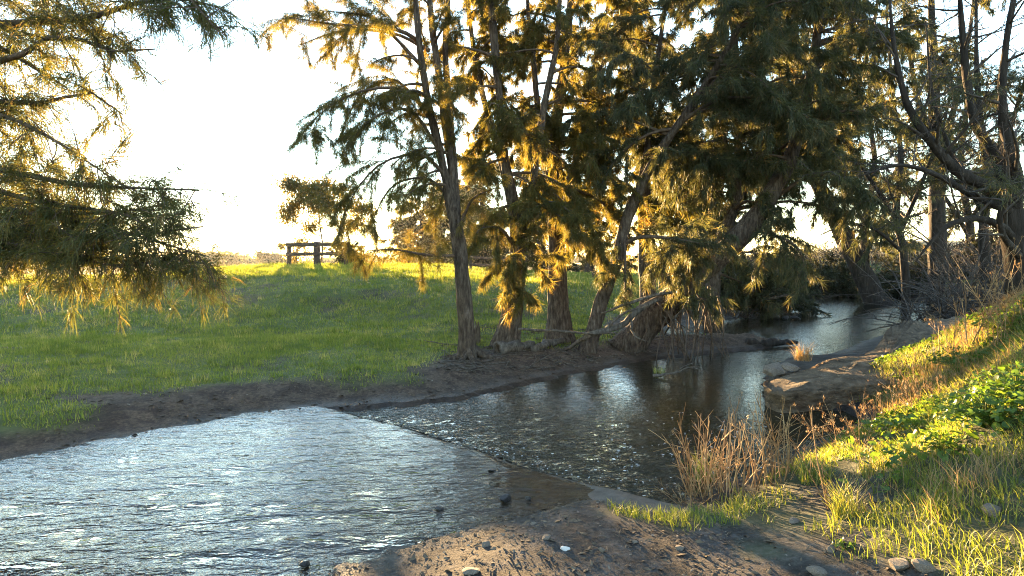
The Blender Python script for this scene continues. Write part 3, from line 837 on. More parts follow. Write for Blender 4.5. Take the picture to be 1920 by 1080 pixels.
tree('bare_tree', 'leafless tree with crossing limbs rising behind the bare grey tree',
     [[(1850, 540, 24, 0.2), (1845, 440, 24, 0.16), (1850, 330, 24, 0.13), (1835, 200, 24, 0.1), (1830, 60, 24, 0.06), (1828, -80, 24, 0.02)],
      [(1850, 360, 24, 0.1), (1890, 250, 24, 0.08), (1930, 130, 24, 0.05), (1950, 0, 24, 0.03)],
      [(1846, 400, 24, 0.1), (1790, 300, 24, 0.08), (1750, 180, 24, 0.05), (1735, 40, 24, 0.02)]],
     nbr=50, blen=(1.2, 3.0), zr=(0.3, 1), rise=(0.0, 1.2), droop=0.15, sub=11, sublen=0.42, subs2=3, per=5, nlen=0.25, nwid=0.018, seed=23, bare=0.75, maxn=12000,
     mat='needle_green', bark='bark_dark', twigr=0.010)
tree('bare_tree', 'leafless tree behind the foot of the big leaning trunk, its twigs against the sky',
     [[(1625, 500, 46, 0.3), (1622, 420, 46, 0.24), (1640, 320, 46, 0.18), (1630, 200, 46, 0.12), (1640, 60, 46, 0.05)],
      [(1622, 420, 46, 0.15), (1580, 330, 45.5, 0.11), (1560, 220, 45, 0.06)], [(1624, 400, 46, 0.15), (1680, 320, 45.5, 0.11), (1720, 220, 45, 0.06)],
      [(1623, 460, 46, 0.13), (1670, 420, 45.5, 0.1), (1730, 400, 45, 0.05)]],
     nbr=48, blen=(1.8, 4.4), zr=(0.2, 1), rise=(0.0, 1.0), droop=0.4, sub=9, sublen=0.45, subs2=2, per=7, nlen=0.4, nwid=0.035, seed=24, bare=0.5, maxn=14000,
     mat='shade_leaf', bark='bark_dark', twigr=0.018)
tree('bare_tree', 'leafless tree on the far bank closing the gap beside the straight dark she-oak',
     [[(1815, 500, 44, 0.3), (1818, 420, 44, 0.24), (1800, 320, 44, 0.18), (1812, 200, 44, 0.12), (1805, 60, 44, 0.05)],
      [(1818, 420, 44, 0.15), (1860, 330, 43.5, 0.11), (1880, 220, 43, 0.06)], [(1816, 440, 44, 0.15), (1765, 360, 43.5, 0.11), (1720, 300, 43, 0.06)],
      [(1817, 460, 44, 0.13), (1870, 430, 43.5, 0.1), (1920, 420, 43, 0.05)]],
     nbr=48, blen=(1.8, 4.2), zr=(0.2, 1), rise=(0.0, 1.0), droop=0.4, sub=9, sublen=0.45, subs2=2, per=7, nlen=0.4, nwid=0.035, seed=25, bare=0.55, maxn=12000,
     mat='shade_leaf', bark='bark_dark', twigr=0.018)
# the near tree whose branches hang into the view from the left
LB = np.array([-9.3, 9.6])
def L3(pts):
    return pts
tree('she_oak', 'near she-oak whose golden drooping branches hang in from the side above the grass',
     [[(-330, 760, 9.6, 0.30), (-325, 560, 9.6, 0.24), (-310, 350, 9.5, 0.21), (-300, 150, 9.4, 0.18), (-290, -50, 9.3, 0.14), (-285, -350, 9.2, 0.05)]],
     limbs=[[(-300, 120, 9.3, 0.07), (-120, 60, 8.4, 0.055), (60, 42, 7.6, 0.042), (180, 30, 7.2, 0.03), (300, -5, 6.9, 0.018), (400, 10, 6.7, 0.005)],
            [(-300, 160, 9.3, 0.06), (-120, 130, 8.3, 0.05), (20, 110, 7.5, 0.035), (110, 65, 7.2, 0.025), (200, 95, 7.0, 0.015), (290, 92, 6.9, 0.007)],
            [(-300, 40, 9.3, 0.06), (-100, -20, 8.2, 0.05), (80, -30, 7.4, 0.035), (200, -25, 7.0, 0.022), (330, -20, 6.7, 0.012), (410, 60, 6.5, 0.007)],
            [(-300, 200, 9.3, 0.05), (-140, 190, 8.3, 0.04), (0, 190, 7.7, 0.03), (90, 195, 7.5, 0.02), (160, 170, 7.3, 0.012), (230, 215, 7.2, 0.007)],
            [(-300, 230, 9.3, 0.05), (-120, 200, 8.2, 0.04), (0, 215, 7.6, 0.028), (80, 250, 7.3, 0.02), (160, 300, 7.0, 0.01), (225, 345, 6.8, 0.007)],
            [(-300, 330, 9.3, 0.06), (-130, 300, 8.3, 0.05), (30, 322, 7.5, 0.036), (130, 345, 7.2, 0.025), (240, 352, 6.9, 0.014), (372, 356, 6.7, 0.007)],
            [(-300, 390, 9.3, 0.06), (-130, 390, 8.3, 0.05), (40, 425, 7.6, 0.036), (150, 440, 7.2, 0.025), (260, 440, 6.9, 0.014), (380, 425, 6.7, 0.007)],
            [(-300, 400, 9.3, 0.05), (-130, 400, 8.4, 0.04), (20, 430, 7.8, 0.03), (150, 455, 7.4, 0.02), (280, 480, 7.1, 0.012), (395, 495, 6.9, 0.007)],
            [(-300, 400, 9.3, 0.05), (-130, 415, 8.3, 0.04), (0, 450, 7.7, 0.03), (100, 475, 7.3, 0.02), (170, 490, 7.0, 0.012), (250, 505, 6.8, 0.007)],
            [(-300, 380, 9.3, 0.05), (-130, 375, 8.3, 0.04), (60, 400, 7.5, 0.03), (180, 420, 7.1, 0.02), (300, 455, 6.9, 0.012), (385, 480, 6.7, 0.007)],
            [(-300, 420, 9.3, 0.05), (-130, 450, 8.3, 0.04), (0, 455, 7.6, 0.03), (120, 475, 7.2, 0.02), (240, 490, 7.0, 0.012), (340, 500, 6.8, 0.007)],
            [(-300, 300, 9.3, 0.05), (-130, 320, 8.3, 0.04), (40, 370, 7.4, 0.03), (150, 390, 7.0, 0.02), (230, 400, 6.8, 0.012), (300, 440, 6.6, 0.007)],
            [(-300, 360, 9.3, 0.05), (-130, 350, 8.5, 0.045), (0, 370, 8.0, 0.033), (100, 400, 7.8, 0.024), (200, 400, 7.6, 0.014), (330, 380, 7.4, 0.007)],
            [(-300, 60, 9.3, 0.05), (-160, 40, 8.8, 0.045), (-20, 80, 8.4, 0.033), (70, 130, 8.2, 0.024), (140, 175, 8.0, 0.007)]],
     nbr=5, blen=(1.2, 2.0), zr=(0.7, 1), azc=0.0, azs=1.6, droop=0.8, sub=17, sublen=0.15, subs2=2, spacing=0.03, per=9, nlen=0.19, nwid=0.008, ndroop=0.45, seed=31, seg2=True,
     maxn=80000, mat='needle_left', twigr=0.0062, t0=0.1)
# thicket beyond the crest, glowing in the sun
for k, (u, Y, vt, sd, lab) in enumerate([(795, 96, 380, 41, 'golden backlit she-oak beyond the crest, first to the side of the fence'),
                                         (850, 92, 330, 42, 'golden backlit she-oak beyond the crest, straight behind the three-stemmed tree'),
                                         (905, 66, 270, 43, 'backlit she-oak beyond the crest, seen between the first two trunks of the row'),
                                         (1010, 60, 230, 44, 'backlit she-oak beyond the crest, seen between the second and third trunks'),
                                         (1105, 56, 210, 45, 'backlit she-oak beyond the crest, seen between the buttressed and the leaning trunk'),
                                         (1280, 52, 200, 46, 'far she-oak beyond the crest, behind the low leaning trunk')]):
    vb = 500; f = Y / 45.0
    tree('she_oak', lab, [[(u, vb, Y, 0.3 * f), (u + 4, (vb * 2 + vt) / 3, Y, 0.22 * f), (u - 4, (vb + vt * 2) / 3, Y, 0.14 * f), (u + 2, vt, Y, 0.03 * f)]],
         nbr=44, blen=(1.7 * f, 3.0 * f), zr=(0.06, 1), droop=1.1, sub=14 / f, per=16, nlen=0.40 * f, nwid=0.07 * f, seed=sd, maxn=32000, subs2=0, mat='needle_pale', twigr=0.014 * f, spacing=0.06 * f,
         group='she-oaks beyond the crest')

# broad-leaved trees: small one by the fence with the sun behind it, and the far tree line
def gum(name, label, u, vb, vt, Y, wpx, n, leaf, seed, mat='gum_leaf', gap=None, group=None, tr=0.07, lift=0.35):
    r = np.random.default_rng(seed)
    b = at(u, vb, Y); b[2] = gz(b[0], b[1]) if Y < 60 else b[2]
    top = at(u, vt, Y); H = top[2] - b[2]; W = wpx / FPX * Y
    root = link(name, None, None, None, label, 'tree', group, None, b)
    mb = MB()
    P = np.array([[0, 0, -0.1], [0.02 * H, 0, 0.25 * H], [-0.015 * H, 0.01 * H, 0.5 * H], [0.01 * H, 0, 0.85 * H]])
    mb.tube(smooth_path(P, 10), np.linspace(tr, tr * 0.25, 10), 7, 0.5, 0.1)
    link('trunk', mb.mesh('trunk', True), root, M['bark'])
    K = 26
    c = np.stack([r.normal(0, 0.26, K) * W, r.normal(0, 0.26, K) * W, H * (lift + (0.97 - lift) * r.random(K) ** 0.8)], -1)
    tt = (c[:, 2] / H - lift) / (1 - lift)
    c[:, :2] *= (0.55 + 0.9 * np.sqrt(np.clip(tt * (1.15 - tt), 0, 1)))[:, None] * 1.3
    for q in range(K):
        s = np.array([0, 0, c[q, 2] * 0.62])
        bm = MB(); bm.tube(smooth_path(np.array([s, (s + c[q]) / 2 + [0, 0, -0.03 * H], c[q]]), 5), np.linspace(tr * 0.4, tr * 0.1, 5), 4)
        if q < 9: link('branch', bm.mesh('branch', True), root, M['twig'])
    idx = r.integers(0, K, n)
    O = c[idx] + r.normal(0, 1, (n, 3)) * np.array([W, W, H * 0.55]) * 0.085
    if gap is not None:
        kp = gap(O + b[None]); O = O[kp]
    n = len(O)
    D = norm(r.normal(0, 0.6, (n, 3)) + [0, 0, -0.7]); S = norm(np.cross(D, r.normal(0, 1, (n, 3)))) * leaf * 0.2
    L = leaf * (0.6 + 0.8 * r.random(n))[:, None]
    V = np.stack([O, O + D * L * 0.45 + S, O + D * L, O + D * L * 0.45 - S], 1).reshape(-1, 3)
    link('crown', mesh_np('crown', V, None, np.arange(n * 4).reshape(-1, 4), {'tint': np.repeat(r.random(n), 4)}), root, M[mat], kind='stuff')
    return root


sun_pt = np.array([0, 0, CAM_H]) + np.array(SUN_DIR) * (48.0 / SUN_DIR.y)
gum('small_gum_tree', 'small round-crowned tree behind the timber fence with a leaf gap standing in for the low sun', 602, 500, 335, 48, 118, 12000, 0.24, 51,
    gap=lambda P: np.hypot(P[:, 0] - sun_pt[0], P[:, 2] - sun_pt[2]) > 0.68, lift=0.38)  # crown holed on the sun line so bright sky stands in for its disc
gum('small_gum_tree', 'hazy slim tree directly behind the end post of the timber fence', 556, 500, 444, 58, 44, 900, 0.26, 52, 'gum_leaf', lift=0.3)
gum('far_tree', 'far dome-topped tree on the horizon, nearest to the fence end post', 512, 500, 474, 210, 40, 1500, 1.3, 53, 'far_leaf', lift=0.1, tr=0.25)
gum('far_tree', 'far tree pair with the tallest crown on the horizon, next to the she-oak branch tips', 412, 500, 474, 230, 52, 1500, 1.3, 54, 'far_leaf', lift=0.15, tr=0.25)
# the far belt of woodland that reads as one mass
r = np.random.default_rng(55)
n = 14000
xs = r.uniform(-330, 420, n); ht = 5.5 + 5 * fbm(xs, xs * 0, 0.045, 3, 5) + 2.5 * fbm(xs, xs * 0 + 9, 0.2, 2, 6)
ys = 300 + 12 * r.normal(0, 1, n)
O = np.stack([xs, ys, 0.5 + ht * r.random(n) ** 0.7], -1)
D = norm(r.normal(0, 1, (n, 3))); S = norm(np.cross(D, r.normal(0, 1, (n, 3)))) * 0.8
V = np.stack([O - D * 1.1, O + S, O + D * 1.1, O - S], 1).reshape(-1, 3)
link('far_treeline', mesh_np('far_treeline', V, None, np.arange(n * 4).reshape(-1, 4), {'tint': np.repeat(r.random(n), 4)}), None, M['far_leaf'],
     'far belt of trees along the horizon across the paddocks', 'trees', None, 'stuff')
# dark scrub closing the view behind the pool
r = np.random.default_rng(57)
n = 9000
xs = r.uniform(13, 62, n); ys = 54 + 4 * r.normal(0, 1, n); ht = 3.2 + 2.4 * fbm(xs, xs * 0, 0.16, 3, 15)
O = np.stack([xs, ys, 0.6 + ht * r.random(n) ** 0.9], -1)
D = norm(r.normal(0, 0.6, (n, 3)) + [0, 0, 0.5]); S = norm(np.cross(D, r.normal(0, 1, (n, 3)))) * 0.025
V = np.stack([O - D * 0.9, O + S, O + D * 0.9, O - S], 1).reshape(-1, 3)
link('distant_scrub', mesh_np('distant_scrub', V, None, np.arange(n * 4).reshape(-1, 4), {'tint': np.repeat(r.random(n), 4)}), None, M['bare_twig'],
     'dark scrub closing the view behind the end of the pool', 'scrub', None, 'stuff')
# distant hills
def hill(name, cx, cy, w, h, label, seed):
    xs = np.linspace(-1, 1, 70); rows = []
    for q, f in enumerate((0, 0.5, 0.85, 1.0, 0.6, 0)):
        z = h * f * np.clip(1 - xs ** 2, 0, 1) ** 0.9 * (1 + 0.25 * vnoise(xs * 3, xs * 0, seed)) - 3
        rows.append(np.stack([cx + xs * w, np.full(70, cy + q * w * 0.12), z], -1))
    V = np.concatenate(rows); i = np.arange(5)[:, None] * 70; j = np.arange(69)[None]
    me = mesh_np(name, V, None, np.stack([i + j, i + j + 1, i + 71 + j, i + 70 + j], -1).reshape(-1, 4), None, True)
    link(name, me, None, M['hill'], label, None, None, 'structure')
M['hill'] = rough_mat('hill_pasture', [(0.3, (0.05, 0.06, 0.035)), (0.7, (0.13, 0.13, 0.07))], 0.02, (1, 1, 1), 0.2)
hill('hill', 350, 450, 190, 22, 'low bare hill far behind the bare trees', 3)
hill('hill', -220, 520, 210, 7, 'low far ridge on the horizon', 4)
# ------------------------------------------------------------------ the earth ledge jutting into the pool
LP = np.array([on_z(u, v, 0.42)[:2] for u, v in [(1428, 703), (1440, 690), (1490, 684), (1560, 672), (1620, 655), (1690, 628), (1760, 605), (1850, 600), (1900, 640), (1880, 690), (1800, 700), (1740, 702), (1660, 706), (1580, 709), (1500, 714), (1455, 716)]])
LPd = smooth_path(np.vstack([LP, LP[:1]]), 121)[:-1]
lc = on_z(1660, 672, 0.42)[:2]
rings = []
for f, z, jit in ((0.99, -0.5, 0.05), (0.97, -0.06, 0.06), (0.96, 0.08, 0.09), (0.985, 0.20, 0.10), (0.99, 0.28, 0.09), (0.975, 0.345, 0.06), (0.94, 0.39, 0.03), (0.87, 0.42, 0), (0.76, 0.45, 0), (0.62, 0.45, 0), (0.47, 0.45, 0), (0.3, 0.45, 0), (0.15, 0.45, 0)):
    a = np.arange(120) / 120 * 2 * math.pi
    p = lc + (LPd - lc) * f
    nz = fbm(np.cos(a) * 4 + z * 3, np.sin(a) * 4 - z * 2, 1.6, 4, 140)
    p = p + norm(LPd - lc) * (nz * jit * 3)[:, None]
    zz = z + (0.05 * nz if z < 0.4 else 0)
    if z > 0.3:
        hump = 0.20 * np.exp(-(((p[:, 0] - on_z(1690, 640, .5)[0]) / 1.3) ** 2 + ((p[:, 1] - on_z(1690, 628, .5)[1]) / 1.1) ** 2))
        hump = hump * (1 + 0.5 * fbm(p[:, 0], p[:, 1], 1.7, 3, 141)) + 0.22 * sstep(6.3, 8.5, p[:, 0])
        zz = zz + hump * sstep(0.34, 0.44, z) + 0.16 * fbm(p[:, 0], p[:, 1], 1.4, 5, 142) - 0.05 - 0.10 * sstep(5.8, 4.4, p[:, 0])
    rings.append(np.stack([p[:, 0], p[:, 1], np.broadcast_to(zz, (120,))], -1))
V = np.concatenate(rings + [np.array([[lc[0], lc[1], 0.47]])])
K = len(rings); i = np.arange(K - 1)[:, None] * 120; j = np.arange(120)[None]; j2 = (j + 1) % 120
Qd = np.stack([i + j, i + j2, i + 120 + j2, i + 120 + j], -1).reshape(-1, 4)
jj = np.arange(120); Td = np.stack([(K - 1) * 120 + jj, (K - 1) * 120 + (jj + 1) % 120, np.full(120, K * 120)], -1)
M['ledge'] = rough_mat('ledge_earth', [(0.3, (0.045, 0.031, 0.020)), (0.5, (0.12, 0.088, 0.058)), (0.7, (0.20, 0.152, 0.104)), (0.88, (0.29, 0.23, 0.165))], 4.5, (1, 1, 2.6), 1.0, 0.95, 0.12)
link('earth_ledge', mesh_np('earth_ledge', V, Td, Qd, {'tint': np.full(len(V), 0.5)}, True), None, M['ledge'], 'undercut brown earth ledge jutting into the pool, its top trodden bare', 'ledge')


# ------------------------------------------------------------------ timber fence on the crest
def plank_bar(a, b, w, h, seed=0, n=7, taper=1.0):
    """rough hewn bar from a to b: rounded rectangle section with slight waviness"""
    r = np.random.default_rng(seed)
    a = np.asarray(a, float); b = np.asarray(b, float)
    ax = (b - a) / np.linalg.norm(b - a)
    up = np.array([0, 0, 1.0]) if abs(ax[2]) < 0.8 else np.array([0, 1.0, 0])
    s = np.cross(ax, up); s /= np.linalg.norm(s); up = np.cross(s, ax)
    sec = np.array([[-1, -0.7], [-0.7, -1], [0.7, -1], [1, -0.7], [1, 0.7], [0.7, 1], [-0.7, 1], [-1, 0.7]]) * 0.5
    mb = MB(); V = []
    for k in range(n):
        t = k / (n - 1); c = a + (b - a) * t + s * r.normal(0, 0.008) + up * r.normal(0, 0.008)
        sc = (1 + (taper - 1) * t) * (1 + r.normal(0, 0.03))
        for q in sec: V.append(c + s * q[0] * w * sc + up * q[1] * h * sc)
    V = np.array(V)
    i = np.arange(n - 1)[:, None] * 8; j = np.arange(8)[None]; j2 = (j + 1) % 8
    Q = np.stack([i + j, i + j2, i + 8 + j2, i + 8 + j], -1).reshape(-1, 4)
    T = [[0, k + 1, k] for k in range(1, 7)] + [[(n - 1) * 8, (n - 1) * 8 + k, (n - 1) * 8 + k + 1] for k in range(1, 7)]
    mb.add(V, T, Q)
    return mb


FY = 40.5
def gp(u, Y): 
    x = (u - 960) / FPX * Y
    return np.array([x, Y, gz(x, Y)])
f0, f1, f2 = gp(543, FY), gp(595, FY - 0.3), gp(649, FY)
fence = link('timber_fence', None, None, None, 'short weathered timber post-and-rail fence standing on the sunlit crest', 'fence', None, None, f1)
for q, (p, w, h) in enumerate(((f0, 0.22, 1.36), (f1, 0.36, 1.44), (f2, 0.24, 1.36))):
    link('post', plank_bar(p - [0, 0, 0.3], p + [0, 0, h], w, w * 0.9, 60 + q).mesh('post', False, f1), fence, M['timber'])
for q, (p, s) in enumerate(((f0, f1), (f1, f2))):
    for zz, h in ((1.24, 0.23), (0.68, 0.21)):
        d = (s - p) / np.linalg.norm(s - p)
        a = p - d * 0.13 + [0, -0.0, zz]; b = s + d * (0.0 if q == 0 else 0.1) + [0, -0.0, zz + 0.03]
        if q: a = p + d * 0.1 + [0, 0, zz + 0.03]
        a = a + [0, -0.2, 0]; b = b + [0, -0.2, 0]
        link('rail', plank_bar(a, b, 0.12, h, 70 + q * 3 + int(zz * 2)).mesh('rail', False, f1), fence, M['timber'])
a0 = gp(882, 40); a1 = gp(925, 40); a2 = gp(985, 41)
rl = link('timber_rail_fence', None, None, None, 'low old timber rail in the shade beyond the crest, between the first two trunks', 'fence', None, None, a0)
for q, p in enumerate((a0, a1, a2)): link('post', plank_bar(p - [0, 0, .2], p + [0, 0, 0.85], 0.16, 0.16, 80 + q).mesh('post', False, a0), rl, M['timber'])
for q, (p, s) in enumerate(((a0, a1), (a1, a2))):
    for zz in (0.3, 0.72): link('rail', plank_bar(p + [0, -0.13, zz], s + [0, -0.13, zz], 0.09, 0.16, 84 + q).mesh('rail', False, a0), rl, M['timber'])


# ------------------------------------------------------------------ dead wood
def wood(name, label, cat, pts, n=14, seg=9, rough=0.2, mat='deadwood', forks=(), ground=True, group=None, wob=0.02):
    """pts: (u, v, Y or None for ground, lift, radius)"""
    P = []
    for u, v, Y, lift, rad in pts:
        p = on_ground(u, v) if Y is None else at(u, v, Y)
        P.append([p[0], p[1], p[2] + lift, rad])
    P = np.array(P); Q = smooth_path(P, n)
    r = np.random.default_rng(int(abs(P[0, 0] * 1000)) % 9999)
    Q[1:-1, :3] += r.normal(0, wob, (n - 2, 3)) * np.minimum(1, Q[1:-1, 3:4] * 12)
    b = Q[0, :3].copy()
    mb = MB(); mb.tube(Q[:, :3], Q[:, 3], seg, 0.5, rough)
    root = link(name, mb.mesh(name, True, b), None, M[mat], label, cat, group, None, b)
    for f in forks:
        F = smooth_path(np.array([[*(on_ground(u, v) if Y is None else at(u, v, Y)) + np.array([0, 0, lift]), rad] for u, v, Y, lift, rad in f]), 9)
        F[1:-1, :3] += r.normal(0, wob, (7, 3)) * 0.6
        fb = MB(); fb.tube(F[:, :3], F[:, 3], 5, 0.5, rough)
        link('side_branch', fb.mesh('side_branch', True, b), root, M[mat])
    return root


# split stump: a ring of splintered staves around a hollow
sb = on_ground(890, 645)
mb = MB(); r = np.random.default_rng(91)
st = link('tree_stump', None, None, None, 'grey splintered stump at the foot of the three-stemmed she-oak', 'stump', None, None, sb)
for k in range(9):
    a = k / 9 * 2 * math.pi; c = sb + [0.085 * math.cos(a), 0.085 * math.sin(a), 0]
    h = 0.34 + 0.2 * r.random()
    q = MB(); q.tube(smooth_path(np.array([c - [0, 0, 0.1], c + [0.01 * math.cos(a), 0.01 * math.sin(a), h * 0.6], c + [0.02 * math.cos(a) + r.normal(0, .01), 0.02 * math.sin(a), h]]), 6),
                     np.array([0.055, 0.05, 0.046, 0.04, 0.03, 0.006]), 6, 0.5, 0.15)
    link('stave', q.mesh('stave', False, sb), st, M['deadwood'])
wood('driftwood', 'pale splintered driftwood lying just below the grey stump', 'driftwood', [(872, 650, None, 0.05, 0.05), (890, 662, None, 0.06, 0.045), (908, 673, None, 0.02, 0.012)],
     forks=[[(876, 653, None, 0.1, 0.03), (890, 657, None, 0.12, 0.022), (902, 668, None, 0.08, 0.006)]])
hl = np.array([[*(on_ground(u, v) + [0, 0, q]), rad] for u, v, q, rad in [(932, 664, 0.10, 0.145), (960, 660, 0.10, 0.13), (1000, 652, 0.06, 0.07)]])
hl = smooth_path(hl, 14)
mb = MB(); mb.tube(hl[:, :3], hl[:, 3], 12, 0.5, 0.45, False)
nV = len(mb.V[0]); inner = mb.V[0][:12 * 9].reshape(9, 12, 3); cen = hl[:9, None, :3]
inn = (cen + (inner - cen) * 0.72).reshape(-1, 3)
i = np.arange(8)[:, None] * 12; j = np.arange(12)[None]; j2 = (j + 1) % 12
mb.add(inn, None, np.stack([i + j2, i + j, i + 12 + j, i + 12 + j2], -1).reshape(-1, 4))
jj = np.arange(12); mb.Q.append(np.stack([jj, nV + jj, nV + (jj + 1) % 12, (jj + 1) % 12], -1))
link('hollow_log', mb.mesh('hollow_log', True, hl[0, :3]), None, M['deadwood'], 'short hollow log with a black open end beside the driftwood', 'log', None, None, hl[0, :3])
wood('log', 'low mossy log on the mud edge, in front of the buttressed tree', 'log', [(1000, 660, None, 0.06, 0.07), (1030, 650, None, 0.08, 0.08), (1065, 643, None, 0.05, 0.05)], seg=10, rough=0.3)
wood('fallen_pole', 'long straight grey pole lying across the tree roots', 'branch', [(972, 617, 14.3, 0.0, 0.03), (1040, 620, 14.2, 0, 0.028), (1120, 626, 14.1, 0, 0.02), (1160, 622, 14.0, 0, 0.01)], seg=7)
wood('dead_branch', 'thick crooked grey branch propped against the low leaning trunk', 'branch',
     [(1060, 660, None, 0.04, 0.03), (1110, 628, 14.2, 0, 0.06), (1160, 612, 14.4, 0, 0.065), (1200, 582, 14.6, 0, 0.07), (1240, 557, 14.8, 0, 0.05)],
     forks=[[(1130, 622, 14.3, 0, 0.04), (1170, 588, 14.2, 0, 0.03), (1215, 572, 14.1, 0, 0.01)], [(1180, 597, 14.5, 0, 0.035), (1190, 630, 14.1, 0, 0.02), (1215, 640, 13.9, 0, 0.008)]])
wood('dead_branch', 'thin pale branch running level from the pale leaning trunk to the thick one', 'branch', [(1128, 588, 14.9, 0, 0.02), (1170, 572, 14.6, 0, 0.03), (1220, 556, 14.6, 0, 0.035), (1260, 548, 14.8, 0, 0.03)])
wood('dead_branch', 'bent stick lying over the grass before the grey stump', 'branch', [(778, 637, None, 0.02, 0.012), (820, 648, None, 0.06, 0.014), (860, 652, None, 0.05, 0.012)], seg=5)
wood('dead_branch', 'thin dead stick on the mud in front of the roots', 'branch', [(985, 693, None, 0.02, 0.008), (1030, 672, None, 0.06, 0.012), (1075, 650, None, 0.05, 0.01), (1100, 632, 14.1, 0, 0.006)], seg=5)
wood('dead_branch', 'short branch lying on the pebbly spit below the thick leaning trunk', 'branch', [(1180, 643, None, 0.05, 0.022), (1215, 637, None, 0.05, 0.025), (1262, 633, None, 0.03, 0.012)], seg=6)
wood('dead_branch', 'forked dead branch standing in the mud under the hanging foliage', 'branch', [(1245, 628, None, 0, 0.025), (1262, 600, 15.2, 0, 0.025), (1285, 575, 15.2, 0, 0.012)],
     forks=[[(1262, 600, 15.2, 0, 0.02), (1290, 615, 15.0, 0, 0.014), (1320, 632, 14.9, 0, 0.006)], [(1255, 610, 15.2, 0, 0.018), (1240, 585, 15.0, 0, 0.006)]])
wood('fallen_branch', 'bare fallen branch reaching over the second spit towards the dark pool', 'branch', [(1395, 562, 27, 0, 0.05), (1430, 563, 26.6, 0, 0.05), (1465, 555, 26.2, 0, 0.04), (1500, 545, 26, 0, 0.012)],
     forks=[[(1440, 562, 26.5, 0, 0.035), (1480, 553, 26, 0, 0.02), (1495, 538, 25.8, 0, 0.008)]])
wood('sunken_log', 'dark waterlogged log at the tip of the pebbly spit', 'log', [(1400, 644, None, 0.04, 0.10), (1440, 643, 17.6, 0, 0.10), (1495, 641, 17.9, -0.02, 0.04)], mat='bark_dark', seg=9, rough=0.35)
wood('pool_snag', 'twiggy snag with a few green blades sticking out of the pool', 'branch', [(1224, 700, 12.9, -0.05, 0.03), (1262, 701, 12.8, 0, 0.025), (1290, 690, 12.7, 0, 0.018), (1318, 694, 12.6, 0, 0.005)],
     forks=[[(1262, 700, 12.8, 0, 0.014), (1298, 680, 12.9, 0, 0.009), (1312, 668, 13, 0, 0.004)], [(1288, 691, 12.7, 0, 0.012), (1310, 688, 12.5, 0, 0.008), (1330, 702, 12.4, 0, 0.004)]])
wood('hanging_vine', 'pale crooked dead limb hanging beside the thick leaning trunk above the water', 'branch', [(1414, 470, 15.5, 0, 0.008), (1416, 500, 15.4, 0, 0.018), (1410, 520, 15.4, 0, 0.02), (1413, 531, 15.3, 0, 0.006)], seg=5)
# exposed roots of the leaning tree
lean = [o for o in bpy.data.objects if o.get('label', '').startswith('thick she-oak trunk leaning low')][0]
r = np.random.default_rng(95)
for k in range(26):
    u = r.uniform(1215, 1350); v = 575 + r.uniform(-15, 20) - (u - 1215) * 0.22
    a = at(u, v, 15.7 + r.uniform(-.4, .4)); e = a + [r.normal(0.1, 0.35), r.normal(-0.2, 0.3), 0]; e[2] = max(gz(e[0], e[1]), -0.1) - 0.05
    m1 = (a + e) / 2 + [r.normal(0, 0.12), r.normal(0, 0.12), r.normal(0.05, 0.1)]
    q = MB(); q.tube(smooth_path(np.array([a, m1, e]), 8), np.linspace(0.03, 0.012, 8) * r.uniform(0.5, 1.3), 5, 0.5, 0.2)
    link('root', q.mesh('root', True, np.array(lean.location)), lean, M['twig'])


# ------------------------------------------------------------------ stones
def stone_mesh(seed, flat=0.6, detail=2):
    import bmesh
    r = np.random.default_rng(seed)
    bm = bmesh.new(); bmesh.ops.create_icosphere(bm, subdivisions=detail, radius=1.0)
    pl = norm(r.normal(0, 1, (13, 3))); hh = r.uniform(0.5, 0.9, 13)
    for v in bm.verts:
        p = np.array(v.co)
        for q, h in zip(pl, hh):
            d = p @ q
            if d > h: p = p - q * (d - h) * 0.97
        p = p * (1 + 0.12 * vnoise(np.array([p[0] * 2.3 + p[2]]), np.array([p[1] * 2.3 - p[2]]), seed)[0])
        p[2] *= flat
        v.co = p
    me = bpy.data.meshes.new('stone'); bm.to_mesh(me); bm.free()
    me.attributes.new('tint', 'FLOAT', 'POINT')
    return me


def stone(u, v, wpx, label, mat='stone', flat=0.6, seed=1, z=None, name='stone', aspect=0.75, sink=0.3):
    p = on_ground(u, v) if z is None else on_z(u, v, z)
    w = wpx / FPX * p[1] * 0.5
    o = link(name, stone_mesh(seed, flat), None, M[mat], label, 'stone', None, None, (p[0], p[1], p[2] + w * flat * (1 - sink) * 0.6))
    o.scale = (w, w * aspect, w)
    o.rotation_euler = (0.15 * math.sin(seed), 0.12 * math.cos(seed * 2), seed * 1.7)
    return o


stone(1860, 966, 46, 'tan angular stone in the grass under the green weeds', seed=3, flat=0.75)
stone(1688, 1066, 62, 'large flat pale stone at the bottom of the grassy bank', seed=4, flat=0.5)
stone(1732, 1070, 52, 'flat stone touching the large flat pale one', seed=5, flat=0.5)
stone(1560, 1034, 26, 'small grey stone on the earth below the reed tussock', seed=6)
stone(1530, 1076, 42, 'half-buried tan stone at the edge of bare earth', seed=7, flat=0.45)
stone(1490, 980, 30, 'flat tan stone between the dry weeds and the reed tussock', seed=8, flat=0.4)
stone(1060, 1032, 20, 'small bright white stone on the bare earth', 'white_stone', seed=9, flat=0.7)
stone(910, 1024, 26, 'pale flat pebble nearest the rippling water on the bare earth', seed=10, flat=0.5)
stone(1128, 1035, 17, 'round buff pebble next to the white stone', seed=11, flat=0.8)
stone(1026, 1010, 30, 'broken pale stone just behind the white stone', seed=12, flat=0.4)
stone(880, 1074, 44, 'low dusty stone sunk in the earth near the water edge', seed=13, flat=0.3)
stone(1000, 983, 18, 'little flat pebble behind the broken pale stone', seed=14, flat=0.4)
stone(1275, 1030, 26, 'flat earth-stained stone beside the dry weed roots', seed=15, flat=0.4)
stone(1190, 1018, 14, 'small pebble between the round buff pebble and the dry weeds', seed=16, flat=0.6)
